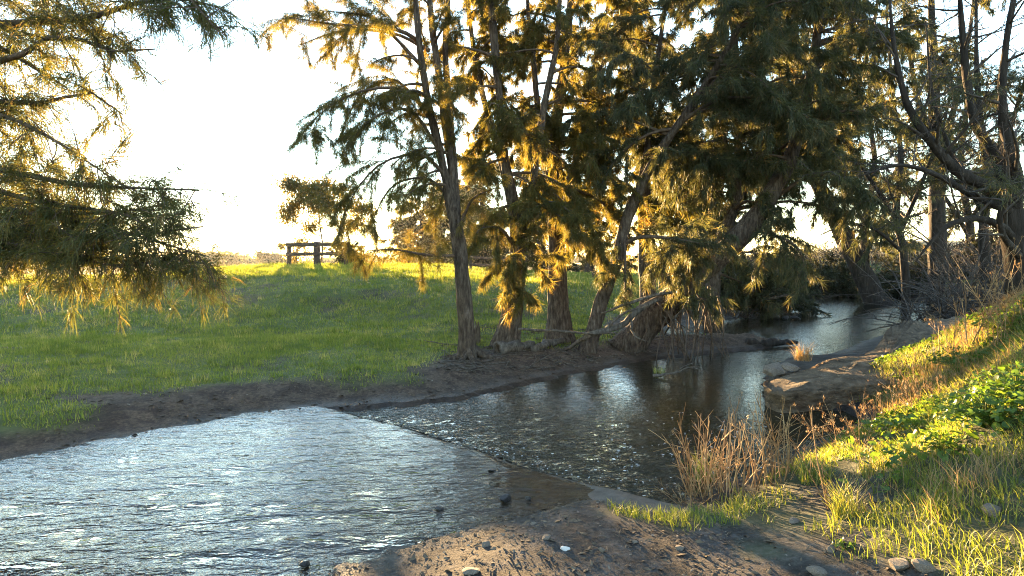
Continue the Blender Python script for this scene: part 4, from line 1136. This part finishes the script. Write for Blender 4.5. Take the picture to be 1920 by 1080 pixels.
stone(948, 938, 34, 'long black wet stone breaking the water near the ford corner', 'wet_stone', seed=17, flat=0.5, z=0.02, aspect=0.5)
stone(992, 936, 18, 'small black wet stone at the shore by the ford corner', 'wet_stone', seed=18, flat=0.6, z=0.02)
stone(925, 884, 30, 'dark stone just under the water near the ford lip', 'wet_stone', seed=19, flat=0.3, z=0.0)
stone(825, 955, 22, 'dark wet stone out in the shallow riffle', 'wet_stone', seed=20, flat=0.4, z=0.01)
stone(570, 1062, 30, 'dark wet stone in the shallows where the bare earth begins', 'wet_stone', seed=21, flat=0.5, z=0.02)
stone(1452, 596, 22, 'first of three low stones in the dark pool, the one by itself', 'wet_stone', seed=22, flat=0.6, z=-0.03)
stone(1473, 599, 20, 'middle of the three low stones in the dark pool', 'wet_stone', seed=23, flat=0.5, z=-0.03)
stone(1491, 599, 24, 'widest of the three low stones in the dark pool', 'wet_stone', seed=24, flat=0.45, z=-0.03)
stone(1455, 703, 66, 'dark boulder at the nose of the earth ledge', 'stone', seed=25, flat=0.55, z=0.12, name='boulder', sink=0.1)
stone(1480, 694, 44, 'smaller boulder lodged behind the dark one on the ledge nose', 'stone', seed=26, flat=0.5, z=0.28, name='boulder', sink=0.1)
stone(1450, 728, 48, 'mossy boulder low in the water under the ledge nose', 'wet_stone', seed=27, flat=0.5, z=-0.02, name='boulder')


# ------------------------------------------------------------------ grasses and weeds
def blades(O, H, W, r, lean=0.55, seg=2, dirb=None):
    """bent grass blades from origins O, heights H, widths W -> V, T, tint-index"""
    n = len(O); az = r.random(n) * 2 * math.pi
    l = np.abs(r.normal(0, lean, n))
    D = np.stack([np.cos(az) * l, np.sin(az) * l, np.ones(n)], -1)
    if dirb is not None: D = D + dirb
    D = norm(D)
    S = np.stack([-np.sin(az), np.cos(az), np.zeros(n)], -1)
    a2 = r.random(n) * math.pi; S = norm(S + np.stack([np.cos(a2), np.sin(a2), 0 * a2], -1) * 0.8) * (W * 0.5)[:, None]
    if seg == 1:
        V = np.stack([O - S, O + S, O + D * H[:, None]], 1).reshape(-1, 3)
        return V, np.arange(n * 3).reshape(-1, 3), 3
    mid = O + D * (H * 0.55)[:, None]
    D2 = norm(D + np.stack([np.cos(az), np.sin(az), -0.2 + 0 * az], -1) * (0.35 + 0.6 * r.random(n))[:, None])
    tip = mid + D2 * (H * 0.5)[:, None]
    V = np.stack([O - S, O + S, mid + S * 0.75, mid - S * 0.75, tip], 1).reshape(-1, 3)
    b = np.arange(n) * 5
    return V, np.concatenate([np.stack([b, b + 1, b + 2], -1), np.stack([b, b + 2, b + 3], -1), np.stack([b + 3, b + 2, b + 4], -1)]), 5


def scatter(n, x0, x1, y0, y1, seed, near):
    r = np.random.default_rng(seed)
    x = r.uniform(x0, x1, n); y = r.uniform(y0, y1, n)
    df, dn, w = fields(x, y)
    g = grass_mask(x, y, df, dn, w)
    k = (r.random(n) < g) & ((dn < df) == near) & ~w
    x, y = x[k], y[k]
    vis = np.abs(x) < y * 0.86 + 1.5
    x, y = x[vis], y[vis]
    return np.stack([x, y, ground_z(x, y) - 0.005], -1), r


parts = []
for (n, x0, x1, y0, y1, h, w, sd) in ((168000, -13.5, 4.5, 8, 17, 0.062, 0.012, 201), (96000, -20, 7, 17, 26, 0.08, 0.019, 202), (66000, -24, 10, 26, 38, 0.15, 0.026, 203), (30000, -32, 14, 38, 48, 0.16, 0.04, 204), (8000, -70, 30, 48, 80, 0.2, 0.1, 205)):
    O, r = scatter(n, x0, x1, y0, y1, sd, False)
    hh = h * (0.5 + 0.8 * r.random(len(O))) * (0.55 + 1.2 * np.clip(fbm(O[:, 0], O[:, 1], 0.8, 3, 70) + 0.25, 0, 1) + 1.1 * np.clip(fbm(O[:, 0], O[:, 1], 2.6, 2, 71) + 0.1, 0, 1))
    V, T, c = blades(O, hh, np.full(len(O), w) * (0.7 + 0.6 * r.random(len(O))), r, 0.6, 1)
    tint = np.clip(0.40 + 0.55 * fbm(O[:, 0], O[:, 1], 0.6, 3, 73) + 0.5 * fbm(O[:, 0], O[:, 1], 2.4, 2, 74) + r.normal(0, 0.2, len(O)), 0, 1)
    parts.append((V, T, np.repeat(tint, c)))
# taller tufts scattered through the lawn
r = np.random.default_rng(206)
tc, _ = scatter(1500, -13, 6, 9, 27, 207, False)
O = np.repeat(tc, 16, 0); O[:, :2] += r.normal(0, 0.06, (len(O), 2)); O[:, 2] = ground_z(O[:, 0], O[:, 1]) - 0.005
hb = np.repeat(0.10 + 0.10 * r.random(len(tc)), 16) * (0.6 + 0.6 * r.random(len(O)))
V, T, c = blades(O, hb, np.full(len(O), 0.014), r, 0.5, 1)
parts.append((V, T, np.repeat(np.clip(np.repeat(r.normal(0.5, 0.3, len(tc)), 16) + r.normal(0, 0.1, len(O)), 0, 1), c)))
off = 0; VV = []; TT = []; AA = []
for V, T, a in parts:
    VV.append(V); TT.append(T + off); AA.append(a); off += len(V)
link('grass', mesh_np('grass', np.concatenate(VV), np.concatenate(TT), None, {'tint': np.concatenate(AA)}), None, M['grass'],
     'short green grass over the far bank and mound, glowing yellow along the crest', 'grass', None, 'stuff')

O, r = scatter(90000, 0.4, 9.0, 3.2, 11.5, 211, True)
# clumped: keep where a fine noise is high, taller up the slope
cl = fbm(O[:, 0], O[:, 1], 3.2, 2, 75)
slope = sstep(2.4, 4.2, O[:, 0] - 0.4 * (O[:, 1] - 6))
k = (cl > 0.02 - 0.35 * slope)
O, cl, slope = O[k], cl[k], slope[k]
if len(O) > 42000:
    k = r.choice(len(O), 42000, replace=False); O, cl, slope = O[k], cl[k], slope[k]
hh = (0.05 + 0.05 * r.random(len(O)) + 0.10 * np.clip(cl + 0.1, 0, 0.5) + 0.10 * slope * r.random(len(O)))
V, T, c = blades(O, hh, 0.0055 + 0.003 * r.random(len(O)), r, 0.55, 2)
tint = np.clip(0.55 + 0.5 * fbm(O[:, 0], O[:, 1], 1.6, 2, 77) + r.normal(0, 0.2, len(O)), 0, 1)
link('bank_grass', mesh_np('bank_grass', V, T, None, {'tint': np.repeat(tint, c)}), None, M['grass'],
     'patchy grass on the near bank, yellow where the sun reaches it', 'grass', None, 'stuff')


O, r = scatter(60000, 2.4, 9.0, 4.2, 11.5, 213, True)
k = (sstep(2.4, 4.2, O[:, 0] - 0.4 * (O[:, 1] - 6)) * sstep(0.0, 0.3, fbm(O[:, 0], O[:, 1], 1.0, 3, 78)) > r.random(len(O)) * 1.2)
O = O[k][:7000]
V, T, c = blades(O, 0.14 + 0.2 * r.random(len(O)), 0.0045 + 0.002 * r.random(len(O)), r, 0.5, 2)
link('dry_grass', mesh_np('dry_grass', V, T, None, {'tint': np.repeat(r.random(len(O)), c)}), None, M['straw'],
     'straw-gold dry grass mixed through the weedy slope of the near bank', 'grass', None, 'stuff')


def lobed_leaf():
    a = np.linspace(-0.82 * math.pi, 0.82 * math.pi, 8)
    rr = 1.0 + 0.22 * np.cos(a * 4.2)
    P = np.stack([rr * np.cos(a), rr * np.sin(a), 0.22 * np.abs(np.sin(a * 2.75)) + 0.12], -1)
    return np.vstack([[0, 0, 0], P]), np.array([[0, k, k + 1] for k in range(1, 8)])


LV, LT = lobed_leaf()


def leaves_at(O, size, r, tiltdir=None):
    n = len(O)
    az = r.random(n) * 2 * math.pi
    nrm = norm(np.stack([np.zeros(n), np.zeros(n), np.ones(n)], -1) + r.normal(0, 0.5, (n, 3)) + (0 if tiltdir is None else tiltdir))
    x = norm(np.cross(nrm, np.stack([np.cos(az), np.sin(az), 0 * az], -1))); y = np.cross(nrm, x)
    V = O[:, None] + size[:, None, None] * (LV[None, :, :1] * x[:, None] + LV[None, :, 1:2] * y[:, None] + LV[None, :, 2:] * nrm[:, None])
    T = LT[None] + (np.arange(n) * len(LV))[:, None, None]
    return V.reshape(-1, 3), T.reshape(-1, 3)


# leafy ground cover on the right-hand slope: nobody could count it
r = np.random.default_rng(221)
n = 30000
x = r.uniform(2.4, 9.5, n); y = r.uniform(4.6, 12.5, n)
df, dn, w = fields(x, y)
sl = sstep(2.7, 4.0, x - 0.42 * (y - 6)) * sstep(0.2, 0.6, dn)
den = sl * sstep(-0.22, 0.15, fbm(x, y, 1.1, 3, 222)) 
k = (r.random(n) < den) & ~w & (dn < df) & (x < y * 0.86 + 0.6)
x, y = x[k], y[k]
if len(x) > 5200:
    q = r.choice(len(x), 5200, replace=False); x, y = x[q], y[q]
hgt = 0.03 + 0.20 * np.clip(0.35 + 1.2 * fbm(x, y, 1.3, 3, 223), 0, 1) * r.random(len(x)) ** 0.6
O = np.stack([x, y, ground_z(x, y) + hgt], -1)
V, T = leaves_at(O, 0.016 + 0.026 * r.random(len(x)), r)
tint = np.clip(0.5 + 0.5 * fbm(x, y, 1.5, 2, 224) + r.normal(0, 0.2, len(x)), 0, 1)
link('leafy_ground_cover', mesh_np('leafy_ground_cover', V, T, None, {'tint': np.repeat(tint, len(LV))}), None, M['weed'],
     'low leafy weeds carpeting the sunlit slope of the near bank', 'weeds', None, 'stuff')


def leafy_plant(u, v, rad, hgt, n, label, seed, size=0.05):
    r = np.random.default_rng(seed)
    n = int(n * 1.4); size *= 0.5; rad *= 0.9
    b = on_ground(u, v)
    root = link('mallow_plant', None, None, None, label, 'plant', None, None, b)
    az = r.random(n) * 2 * math.pi; rr = rad * np.sqrt(r.random(n)); hz = hgt * (0.25 + 0.75 * r.random(n)) * (1 - 0.5 * (rr / rad) ** 2)
    O = np.stack([rr * np.cos(az), rr * np.sin(az), hz], -1)
    out = np.stack([np.cos(az), np.sin(az), 0 * az], -1) * 0.5
    V, T = leaves_at(O, size * (0.5 + 0.7 * r.random(n)), r, out)
    link('leaves', mesh_np('leaves', V, T, None, {'tint': np.repeat(r.random(n) * 0.8, len(LV))}), root, M['weed'], kind='stuff')
    mb = MB()
    for k in range(0, n, 3):
        mb.tube(smooth_path(np.array([[0, 0, -0.02], O[k] * [0.4, 0.4, 0.7], O[k]]), 4), np.array([0.004, 0.003, 0.003, 0.002]), 3, 0.4, 0, False)
    link('stalks', mb.mesh('stalks'), root, M['weed'], kind='stuff')
    return root


leafy_plant(1850, 800, 0.42, 0.30, 240, 'big leafy mallow clump in shade at the edge of the near bank', 231, 0.05)
leafy_plant(1770, 848, 0.20, 0.18, 80, 'small leafy plant on the dark scarp below the big mallow', 232, 0.035)
leafy_plant(1905, 760, 0.35, 0.34, 180, 'leafy mallow clump just uphill of the big shaded one', 233, 0.05)
leafy_plant(1690, 800, 0.30, 0.18, 150, 'sunlit yellow-green weed clump on the lip of the scarp', 234, 0.04)
leafy_plant(1870, 620, 0.5, 0.35, 180, 'bright green leafy bush under the tall dry weeds', 235, 0.05)
leafy_plant(1800, 690, 0.45, 0.30, 180, 'sunlit leafy clump on the slope above the ledge end', 236, 0.05)
leafy_plant(1585, 1030, 0.10, 0.06, 24, 'tiny broad-leaved weed on the earth below the reed tussock', 237, 0.03)


def reed_tussock(u, v, n, h, rad, label, seed, mat='grass', w=0.005, lean=0.35, name='reed_tussock', z=None, tint=(0.6, 0.25)):
    r = np.random.default_rng(seed)
    b = on_ground(u, v) if z is None else on_z(u, v, z)
    a = r.random(n) * 2 * math.pi; q = rad * np.sqrt(r.random(n))
    O = np.stack([q * np.cos(a), q * np.sin(a), np.full(n, -0.03)], -1)
    V, T, c = blades(O, h * (0.45 + 0.6 * r.random(n)), np.full(n, w), r, lean, 2)
    return link(name, mesh_np(name, V, T, None, {'tint': np.repeat(np.clip(r.normal(*tint, n), 0, 1), c)}), None, M[mat], label, 'grass tuft', None, None, b)


reed_tussock(1588, 968, 170, 0.36, 0.09, 'reedy tussock of yellow-green blades standing on bare earth', 241, lean=0.30)
reed_tussock(1505, 673, 150, 0.42, 0.15, 'golden tussock standing alone on the tip of the ledge', 242, 'straw', 0.010, 0.5, z=0.33)
reed_tussock(1320, 905, 140, 0.40, 0.12, 'green blades growing at the foot of the reddish dry weeds', 243, lean=0.35)
reed_tussock(1530, 900, 160, 0.30, 0.14, 'lush green tuft beside the reddish dry weeds at the water', 244, lean=0.45, w=0.007)
reed_tussock(1236, 699, 60, 0.2, 0.12, 'few green blades caught on the twiggy snag in the pool', 245, z=-0.05, w=0.008)
reed_tussock(1640, 885, 120, 0.20, 0.12, 'sunlit grass tuft hanging over the dark scarp', 246, lean=0.6, w=0.006)
reed_tussock(1730, 905, 160, 0.18, 0.2, 'shaded green tuft under the scarp', 247, lean=0.6, w=0.006, tint=(0.25, 0.15))
reed_tussock(1420, 575, 220, 0.5, 0.5, 'dark green tuft on the second spit under the overhanging branches', 248, lean=0.5, w=0.02, tint=(0.15, 0.1))
reed_tussock(1700, 527, 300, 0.6, 1.2, 'patch of shaded green grass on the bank at the end of the pool', 249, lean=0.6, w=0.04, tint=(0.25, 0.1))


def dry_weed(u, v, n, h, rad, label, seed, lean=0.25, branch=2, rs=0.0045, head=0.0, dirb=(0, 0), name='dry_weed', ground=True, tint=(0.4, 0.25)):
    r = np.random.default_rng(seed)
    b = on_ground(u, v)
    mb = MB(); hd = MB()
    for k in range(n):
        a = r.random() * 2 * math.pi; q = rad * math.sqrt(r.random())
        p = np.array([q * math.cos(a), q * math.sin(a), -0.03])
        d = np.array([r.normal(0, lean) + dirb[0] + 0.4 * lean * math.cos(a), r.normal(0, lean) + dirb[1] + 0.4 * lean * math.sin(a), 1.0])
        L = h * r.uniform(0.45, 1.08)
        P = arch(p, d, L, r.uniform(-0.05, 0.35), 7, r, 0.07)
        tt = float(np.clip(r.normal(*tint), 0, 1))
        mb.tube(P, np.linspace(rs, rs * 0.4, 7) * r.uniform(0.7, 1.2), 4, tt, 0, False)
        for q in range(r.poisson(branch)):
            ii = r.integers(2, 6)
            d2 = (P[ii] - P[ii - 1]); d2 = d2 / np.linalg.norm(d2) + r.normal(0, 0.45, 3)
            B = arch(P[ii], d2, L * r.uniform(0.12, 0.35), 0.1, 4, r, 0.1)
            mb.tube(B, np.linspace(rs * 0.6, rs * 0.3, 4), 3, tt, 0, False)
            if r.random() < head:
                m_ = 7
                o_ = B[-1] + r.normal(0, 0.008, (m_, 3))
                V, T, c = blades(o_, np.full(m_, 0.028), np.full(m_, 0.008), r, 1.2, 1)
                hd.add(V, T, None, tt)
    root = link(name, None, None, None, label, 'dry weed', None, None, b)
    link('stems', mb.mesh('stems', True), root, M['dry'], kind='stuff')
    if hd.n: link('seed_heads', hd.mesh('seed_heads'), root, M['dry'], kind='stuff')
    return root


dry_weed(1345, 925, 56, 0.80, 0.26, 'dense reddish clump of dry weed stalks at the water edge', 251, 0.25, 2.5, 0.006, 0.15, tint=(0.55, 0.25))
dry_weed(1440, 905, 34, 0.80, 0.22, 'second reddish clump of dry stalks beside the dense one', 252, 0.24, 2.5, 0.006, 0.15, tint=(0.55, 0.25))
dry_weed(1285, 945, 16, 0.34, 0.12, 'low dry twigs leaning over the water from the concrete corner', 253, 0.6, 2, 0.004, 0, (-0.5, 0.1))
dry_weed(1558, 955, 3, 0.85, 0.02, 'single tall forked dry stalk rising from the grass', 254, 0.10, 6, 0.006, 0.5, (-0.16, 0))
dry_weed(1585, 838, 18, 0.55, 0.25, 'sparse brown seed stalks overhanging the pool below the ledge', 255, 0.4, 4, 0.004, 0.9, (-0.35, 0.1))
dry_weed(1655, 800, 26, 0.55, 0.3, 'tangle of brown seed stalks in front of the ledge face', 256, 0.45, 4, 0.004, 0.9, (-0.2, 0.0))
dry_weed(1740, 760, 34, 0.5, 0.35, 'brown seed stalks and twigs on the slope beside the ledge', 257, 0.45, 4, 0.0045, 0.9, (-0.2, 0))
dry_weed(1815, 660, 16, 0.85, 0.4, 'tall pale dry weeds standing over the green slope', 258, 0.25, 4, 0.006, 0.9)
dry_weed(1880, 640, 20, 1.0, 0.4, 'tallest dry weeds, orange in the sun, at the top of the slope', 259, 0.25, 4, 0.0065, 0.9)
dry_weed(1765, 622, 12, 0.85, 0.2, 'arching dry spray leaning out over the pool from the slope', 260, 0.2, 5, 0.006, 0.9, (-1.1, 0.1))
dry_weed(1910, 590, 14, 1.0, 0.5, 'dry weeds at the very edge of the slope below the bare grey tree', 261, 0.3, 4, 0.007, 0.9)
dry_weed(1850, 745, 22, 0.35, 0.3, 'short dry sticks among the leafy mallow clumps', 262, 0.5, 3, 0.004, 0.6)
dry_weed(1700, 700, 18, 0.45, 0.35, 'thin seed stalks along the edge of the ledge top', 263, 0.4, 4, 0.004, 0.9)
dry_weed(1610, 905, 16, 0.22, 0.2, 'short brown stubble by the reed tussock', 264, 0.35, 1, 0.0035, 0.2)

# dead brush along the far side of the pool: an uncountable tangle
r = np.random.default_rng(271)
mb = MB()
for k in range(2200):
    u = r.uniform(1400, 1960); Y = r.uniform(29, 50) if u < 1700 else r.uniform(20, 48)
    x = (u - 960) / FPX * Y
    g = gz(x, Y)
    if g < -0.02 or dist_poly(np.array([x]), np.array([Y]), FAR)[0] > 11: continue
    p = np.array([x, Y, g]); d = r.normal(0, 0.7, 3); d[2] = abs(d[2]) + 0.4
    P = arch(p, d, r.uniform(1.0, 4.2), r.uniform(0.1, 1.3), 6, r, 0.2)
    mb.tube(P, np.linspace(0.024, 0.008, 6) * r.uniform(0.6, 1.4), 3, r.random(), 0, False)
    for q in range(2):
        ii = r.integers(1, 5); B = arch(P[ii], P[ii] - P[ii - 1] + r.normal(0, 0.3, 3), r.uniform(0.3, 0.9), 0.5, 4, r, 0.2)
        mb.tube(B, np.linspace(0.012, 0.006, 4), 3, r.random(), 0, False)
link('dead_brush', mb.mesh('dead_brush'), None, M['bare_twig'], 'grey tangle of dead brush on the shaded bank round the pool', 'brush', None, 'stuff')

# dark leafy understorey behind the pool and the trunks
def shrub(u, v, Y, w, h, n, label, seed, mat='shade_leaf', leaf=0.16, wid=0.05):
    r = np.random.default_rng(seed)
    x = (u - 960) / FPX * Y; b = np.array([x, Y, gz(x, Y)])
    root = link('shrub', None, None, None, label, 'shrub', None, None, b)
    cr = Crown(); tw = MB()
    for k in range(26):
        d = np.array([r.normal(0, 0.5), r.normal(0, 0.5), 1.0])
        P = arch(np.array([r.normal(0, w * 0.12), r.normal(0, w * 0.12), 0]), d, h * r.uniform(0.6, 1.15), 0.9, 7, r, 0.12)
        tw.tube(P, np.linspace(0.02, 0.006, 7), 4, 0.5, 0, False)
        for q in range(4):
            ii = r.integers(2, 6); B = arch(P[ii], P[ii] - P[ii - 1] + r.normal(0, 0.25, 3), h * 0.3, 0.8, 5, r, 0.2)
            tw.tube(B, np.linspace(0.008, 0.004, 5), 3, 0.5, 0, False); cr.along(B, 0.1, 0.06, r)
        cr.along(P, 0.3, 0.06, r)
    link('stems', tw.mesh('stems'), root, M['twig'], kind='stuff')
    if n: link('crown', cr.mesh('crown', 6, leaf, wid, 0.3, r, False, None, 0.5, n), root, M[mat], kind='stuff')
    return root


shrub(1125, 498, 34, 2.0, 1.7, 0, 'bare twiggy shrub on the sunlit grass behind the leaning pale trunk', 281)
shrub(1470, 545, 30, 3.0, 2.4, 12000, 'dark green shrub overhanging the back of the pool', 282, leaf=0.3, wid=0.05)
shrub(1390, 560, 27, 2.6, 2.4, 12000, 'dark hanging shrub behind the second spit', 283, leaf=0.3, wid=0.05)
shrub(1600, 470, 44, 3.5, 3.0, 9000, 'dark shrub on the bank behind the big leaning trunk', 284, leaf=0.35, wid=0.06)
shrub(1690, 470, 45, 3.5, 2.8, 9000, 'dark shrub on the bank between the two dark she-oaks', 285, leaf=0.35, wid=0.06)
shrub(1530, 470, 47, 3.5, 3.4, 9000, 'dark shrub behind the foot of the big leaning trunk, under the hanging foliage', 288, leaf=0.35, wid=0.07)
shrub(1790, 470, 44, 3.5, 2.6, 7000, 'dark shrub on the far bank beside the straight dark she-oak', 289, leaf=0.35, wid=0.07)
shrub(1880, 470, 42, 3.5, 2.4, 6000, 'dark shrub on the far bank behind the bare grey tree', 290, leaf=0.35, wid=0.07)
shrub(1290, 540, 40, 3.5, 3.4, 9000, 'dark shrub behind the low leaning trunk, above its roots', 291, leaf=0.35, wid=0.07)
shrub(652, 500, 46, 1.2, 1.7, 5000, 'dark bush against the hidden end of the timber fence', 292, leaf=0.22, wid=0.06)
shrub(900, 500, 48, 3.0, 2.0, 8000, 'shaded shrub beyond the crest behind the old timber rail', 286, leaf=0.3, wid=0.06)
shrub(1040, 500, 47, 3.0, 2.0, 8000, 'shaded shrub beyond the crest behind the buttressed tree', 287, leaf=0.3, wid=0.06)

# ------------------------------------------------------------------ litter on the mud, pebbles, foam
def litter(name, label, n, region, seed, size, mat, far):
    r = np.random.default_rng(seed)
    x = r.uniform(region[0], region[1], n); y = r.uniform(region[2], region[3], n)
    df, dn, w = fields(x, y); g = grass_mask(x, y, df, dn, w)
    k = ~w & ((df < dn) == far) & (r.random(n) > g * 1.2) & (np.minimum(df, dn) > 0.03) & (np.minimum(df, dn) < (3.5 if far else 9)) & (np.abs(x) < y * 0.8 + 0.6)
    k &= r.random(n) < 0.35 + 1.3 * np.clip(fbm(x, y, 1.6, 3, seed), 0, 1)
    x, y = x[k], y[k]; n = len(x)
    O = np.stack([x, y, ground_z(x, y) + 0.004], -1)
    a = r.random(n) * 2 * math.pi; D = np.stack([np.cos(a), np.sin(a), r.normal(0.05, 0.25, n)], -1)
    S = np.stack([-np.sin(a), np.cos(a), r.normal(0, 0.4, n)], -1)
    L = (size * (0.4 + 1.2 * r.random(n) ** 2))[:, None]; W = L * (0.12 + 0.5 * r.random(n))[:, None]
    U = np.array([0, 0, 1.0]) * (L * 0.22)
    V = np.stack([O - D * L, O + S * W, O + D * L, O - S * W, O + U], 1).reshape(-1, 3)
    b = np.arange(n) * 5
    T = np.concatenate([np.stack([b + q, b + (q + 1) % 4, b + 4], -1) for q in range(4)])
    link(name, mesh_np(name, V, T, None, {'tint': np.repeat(r.random(n), 5)}), None, M[mat], label, 'debris', None, 'stuff')


litter('litter', 'dark clods, twigs and leaf litter on the muddy far shore', 30000, (-8, 8, 7, 19), 301, 0.04, 'litter', True)
litter('litter', 'clods and dead leaf litter on the near bank', 22000, (-1.5, 5, 3.4, 7), 302, 0.016, 'litter', False)
litter('dry_litter', 'broken straw and dead stalk bits strewn on the near bank', 5000, (-0.8, 5, 3.4, 7), 305, 0.03, 'straw_bits', False)
# fallen twigs on the mud below the trees
r = np.random.default_rng(307); mb = MB()
for k in range(330):
    g = on_ground(r.uniform(820, 1330), r.uniform(612, 700))
    if g[2] < 0.02: continue
    a = r.random() * 2 * math.pi; L = r.uniform(0.15, 0.8)
    P = np.array([g + [math.cos(a) * L * q, math.sin(a) * L * q, 0] for q in (-0.5, 0, 0.5)]); P[:, 2] = ground_z(P[:, 0], P[:, 1]) + 0.012; P[1, 2] += 0.03 * r.random(); P[1, :2] += r.normal(0, 0.05, 2)
    mb.tube(smooth_path(P, 5), np.linspace(0.009, 0.004, 5) * r.uniform(0.6, 1.6), 4, 0.5, 0, False)
link('fallen_twigs', mb.mesh('fallen_twigs'), None, M['deadwood'], 'fallen twigs strewn over the mud below the row of trees', 'twigs', None, 'stuff')
# surface roots of the three upright trees in the row
for key in ('slender she-oak', 'she-oak with hanging foliage', 'straight she-oak'):
    tr = [o for o in bpy.data.objects if o.get('label', '').startswith(key)][0]
    b = np.array(tr.location)
    for k in range(7):
        a = k / 7 * 2 * math.pi + r.uniform(-.4, .4); L = r.uniform(0.5, 1.1)
        P = np.array([b + [math.cos(a) * q * L + (r.normal(0, 0.06) if q > 0.3 else 0), math.sin(a) * q * L, 0] for q in (0.08, 0.3, 0.6, 1.0)])
        P[:, 2] = ground_z(P[:, 0], P[:, 1]) + np.array([0.22, 0.04, 0.0, -0.05])
        q = MB(); q.tube(smooth_path(P, 9), np.linspace(0.10, 0.02, 9) * r.uniform(0.7, 1.1), 7, 0.5, 0.25)
        link('root', q.mesh('root', True, b), tr, M['bark'])
litter('pebbles', 'scattered small pale pebbles on the near bank', 2400, (-1.5, 4.5, 3.4, 6.6), 303, 0.014, 'stone', False)
litter('pebbles', 'scattered pale pebbles on the muddy far shore', 1600, (-8, 8, 7, 19), 304, 0.028, 'stone', True)
r = np.random.default_rng(311)
FV = []; FT = []; nn = 0
for k in range(230):
    if k < 90:
        c = on_z(r.uniform(1130, 1480), r.uniform(770, 890), -0.05)[:2]; s = r.uniform(0.004, 0.013)
    else:
        t = r.uniform(0.3, 4.6); c = WA + wdir * t + wnor * (0.08 + abs(r.normal(0, 0.35)) * (1.5 if t < 1.5 else 0.6)); s = r.uniform(0.003, 0.010)
    if not inside(np.array([c[0]]), np.array([c[1]]), WATER)[0] or weir_s(c[0], c[1])[0] < 0.05: continue
    a = np.arange(6) / 6 * 2 * math.pi; q = s * (0.6 + 0.7 * r.random(6)); h = float(h_pool(np.array([c[0]]), np.array([c[1]]))[0])
    ring = np.stack([c[0] + q * np.cos(a) * 1.6, c[1] + q * np.sin(a), np.full(6, h + 0.001)], -1)
    FV.append(np.vstack([ring, [[c[0], c[1], h + s * 0.35]]])); FT.append(np.array([[k2, (k2 + 1) % 6, 6] for k2 in range(6)]) + nn); nn += 7
link('foam', mesh_np('foam', np.concatenate(FV), np.concatenate(FT), None, None), None, M['foam'], 'white foam flecks drifting on the pool below the ford', 'foam', None, 'stuff')

# ------------------------------------------------------------------ thin evening haze
import bmesh
bm = bmesh.new(); bmesh.ops.create_cube(bm, size=1.0)
hz = bpy.data.meshes.new('haze'); bm.to_mesh(hz); bm.free()
mh, n, l = new_mat('haze')
vol = nd(n, 'ShaderNodeVolumePrincipled'); vol.inputs['Density'].default_value = 0.00011; vol.inputs['Color'].default_value = (0.93, 0.93, 0.93, 1); vol.inputs['Anisotropy'].default_value = 0.75
out = nd(n, 'ShaderNodeOutputMaterial'); l.new(vol.outputs[0], out.inputs['Volume'])
ho = link('haze', hz, None, mh, 'thin golden evening haze over the paddocks', None, None, 'stuff')
ho.scale = (5600, 5000, 38); ho.location = (0, 1500, 17)
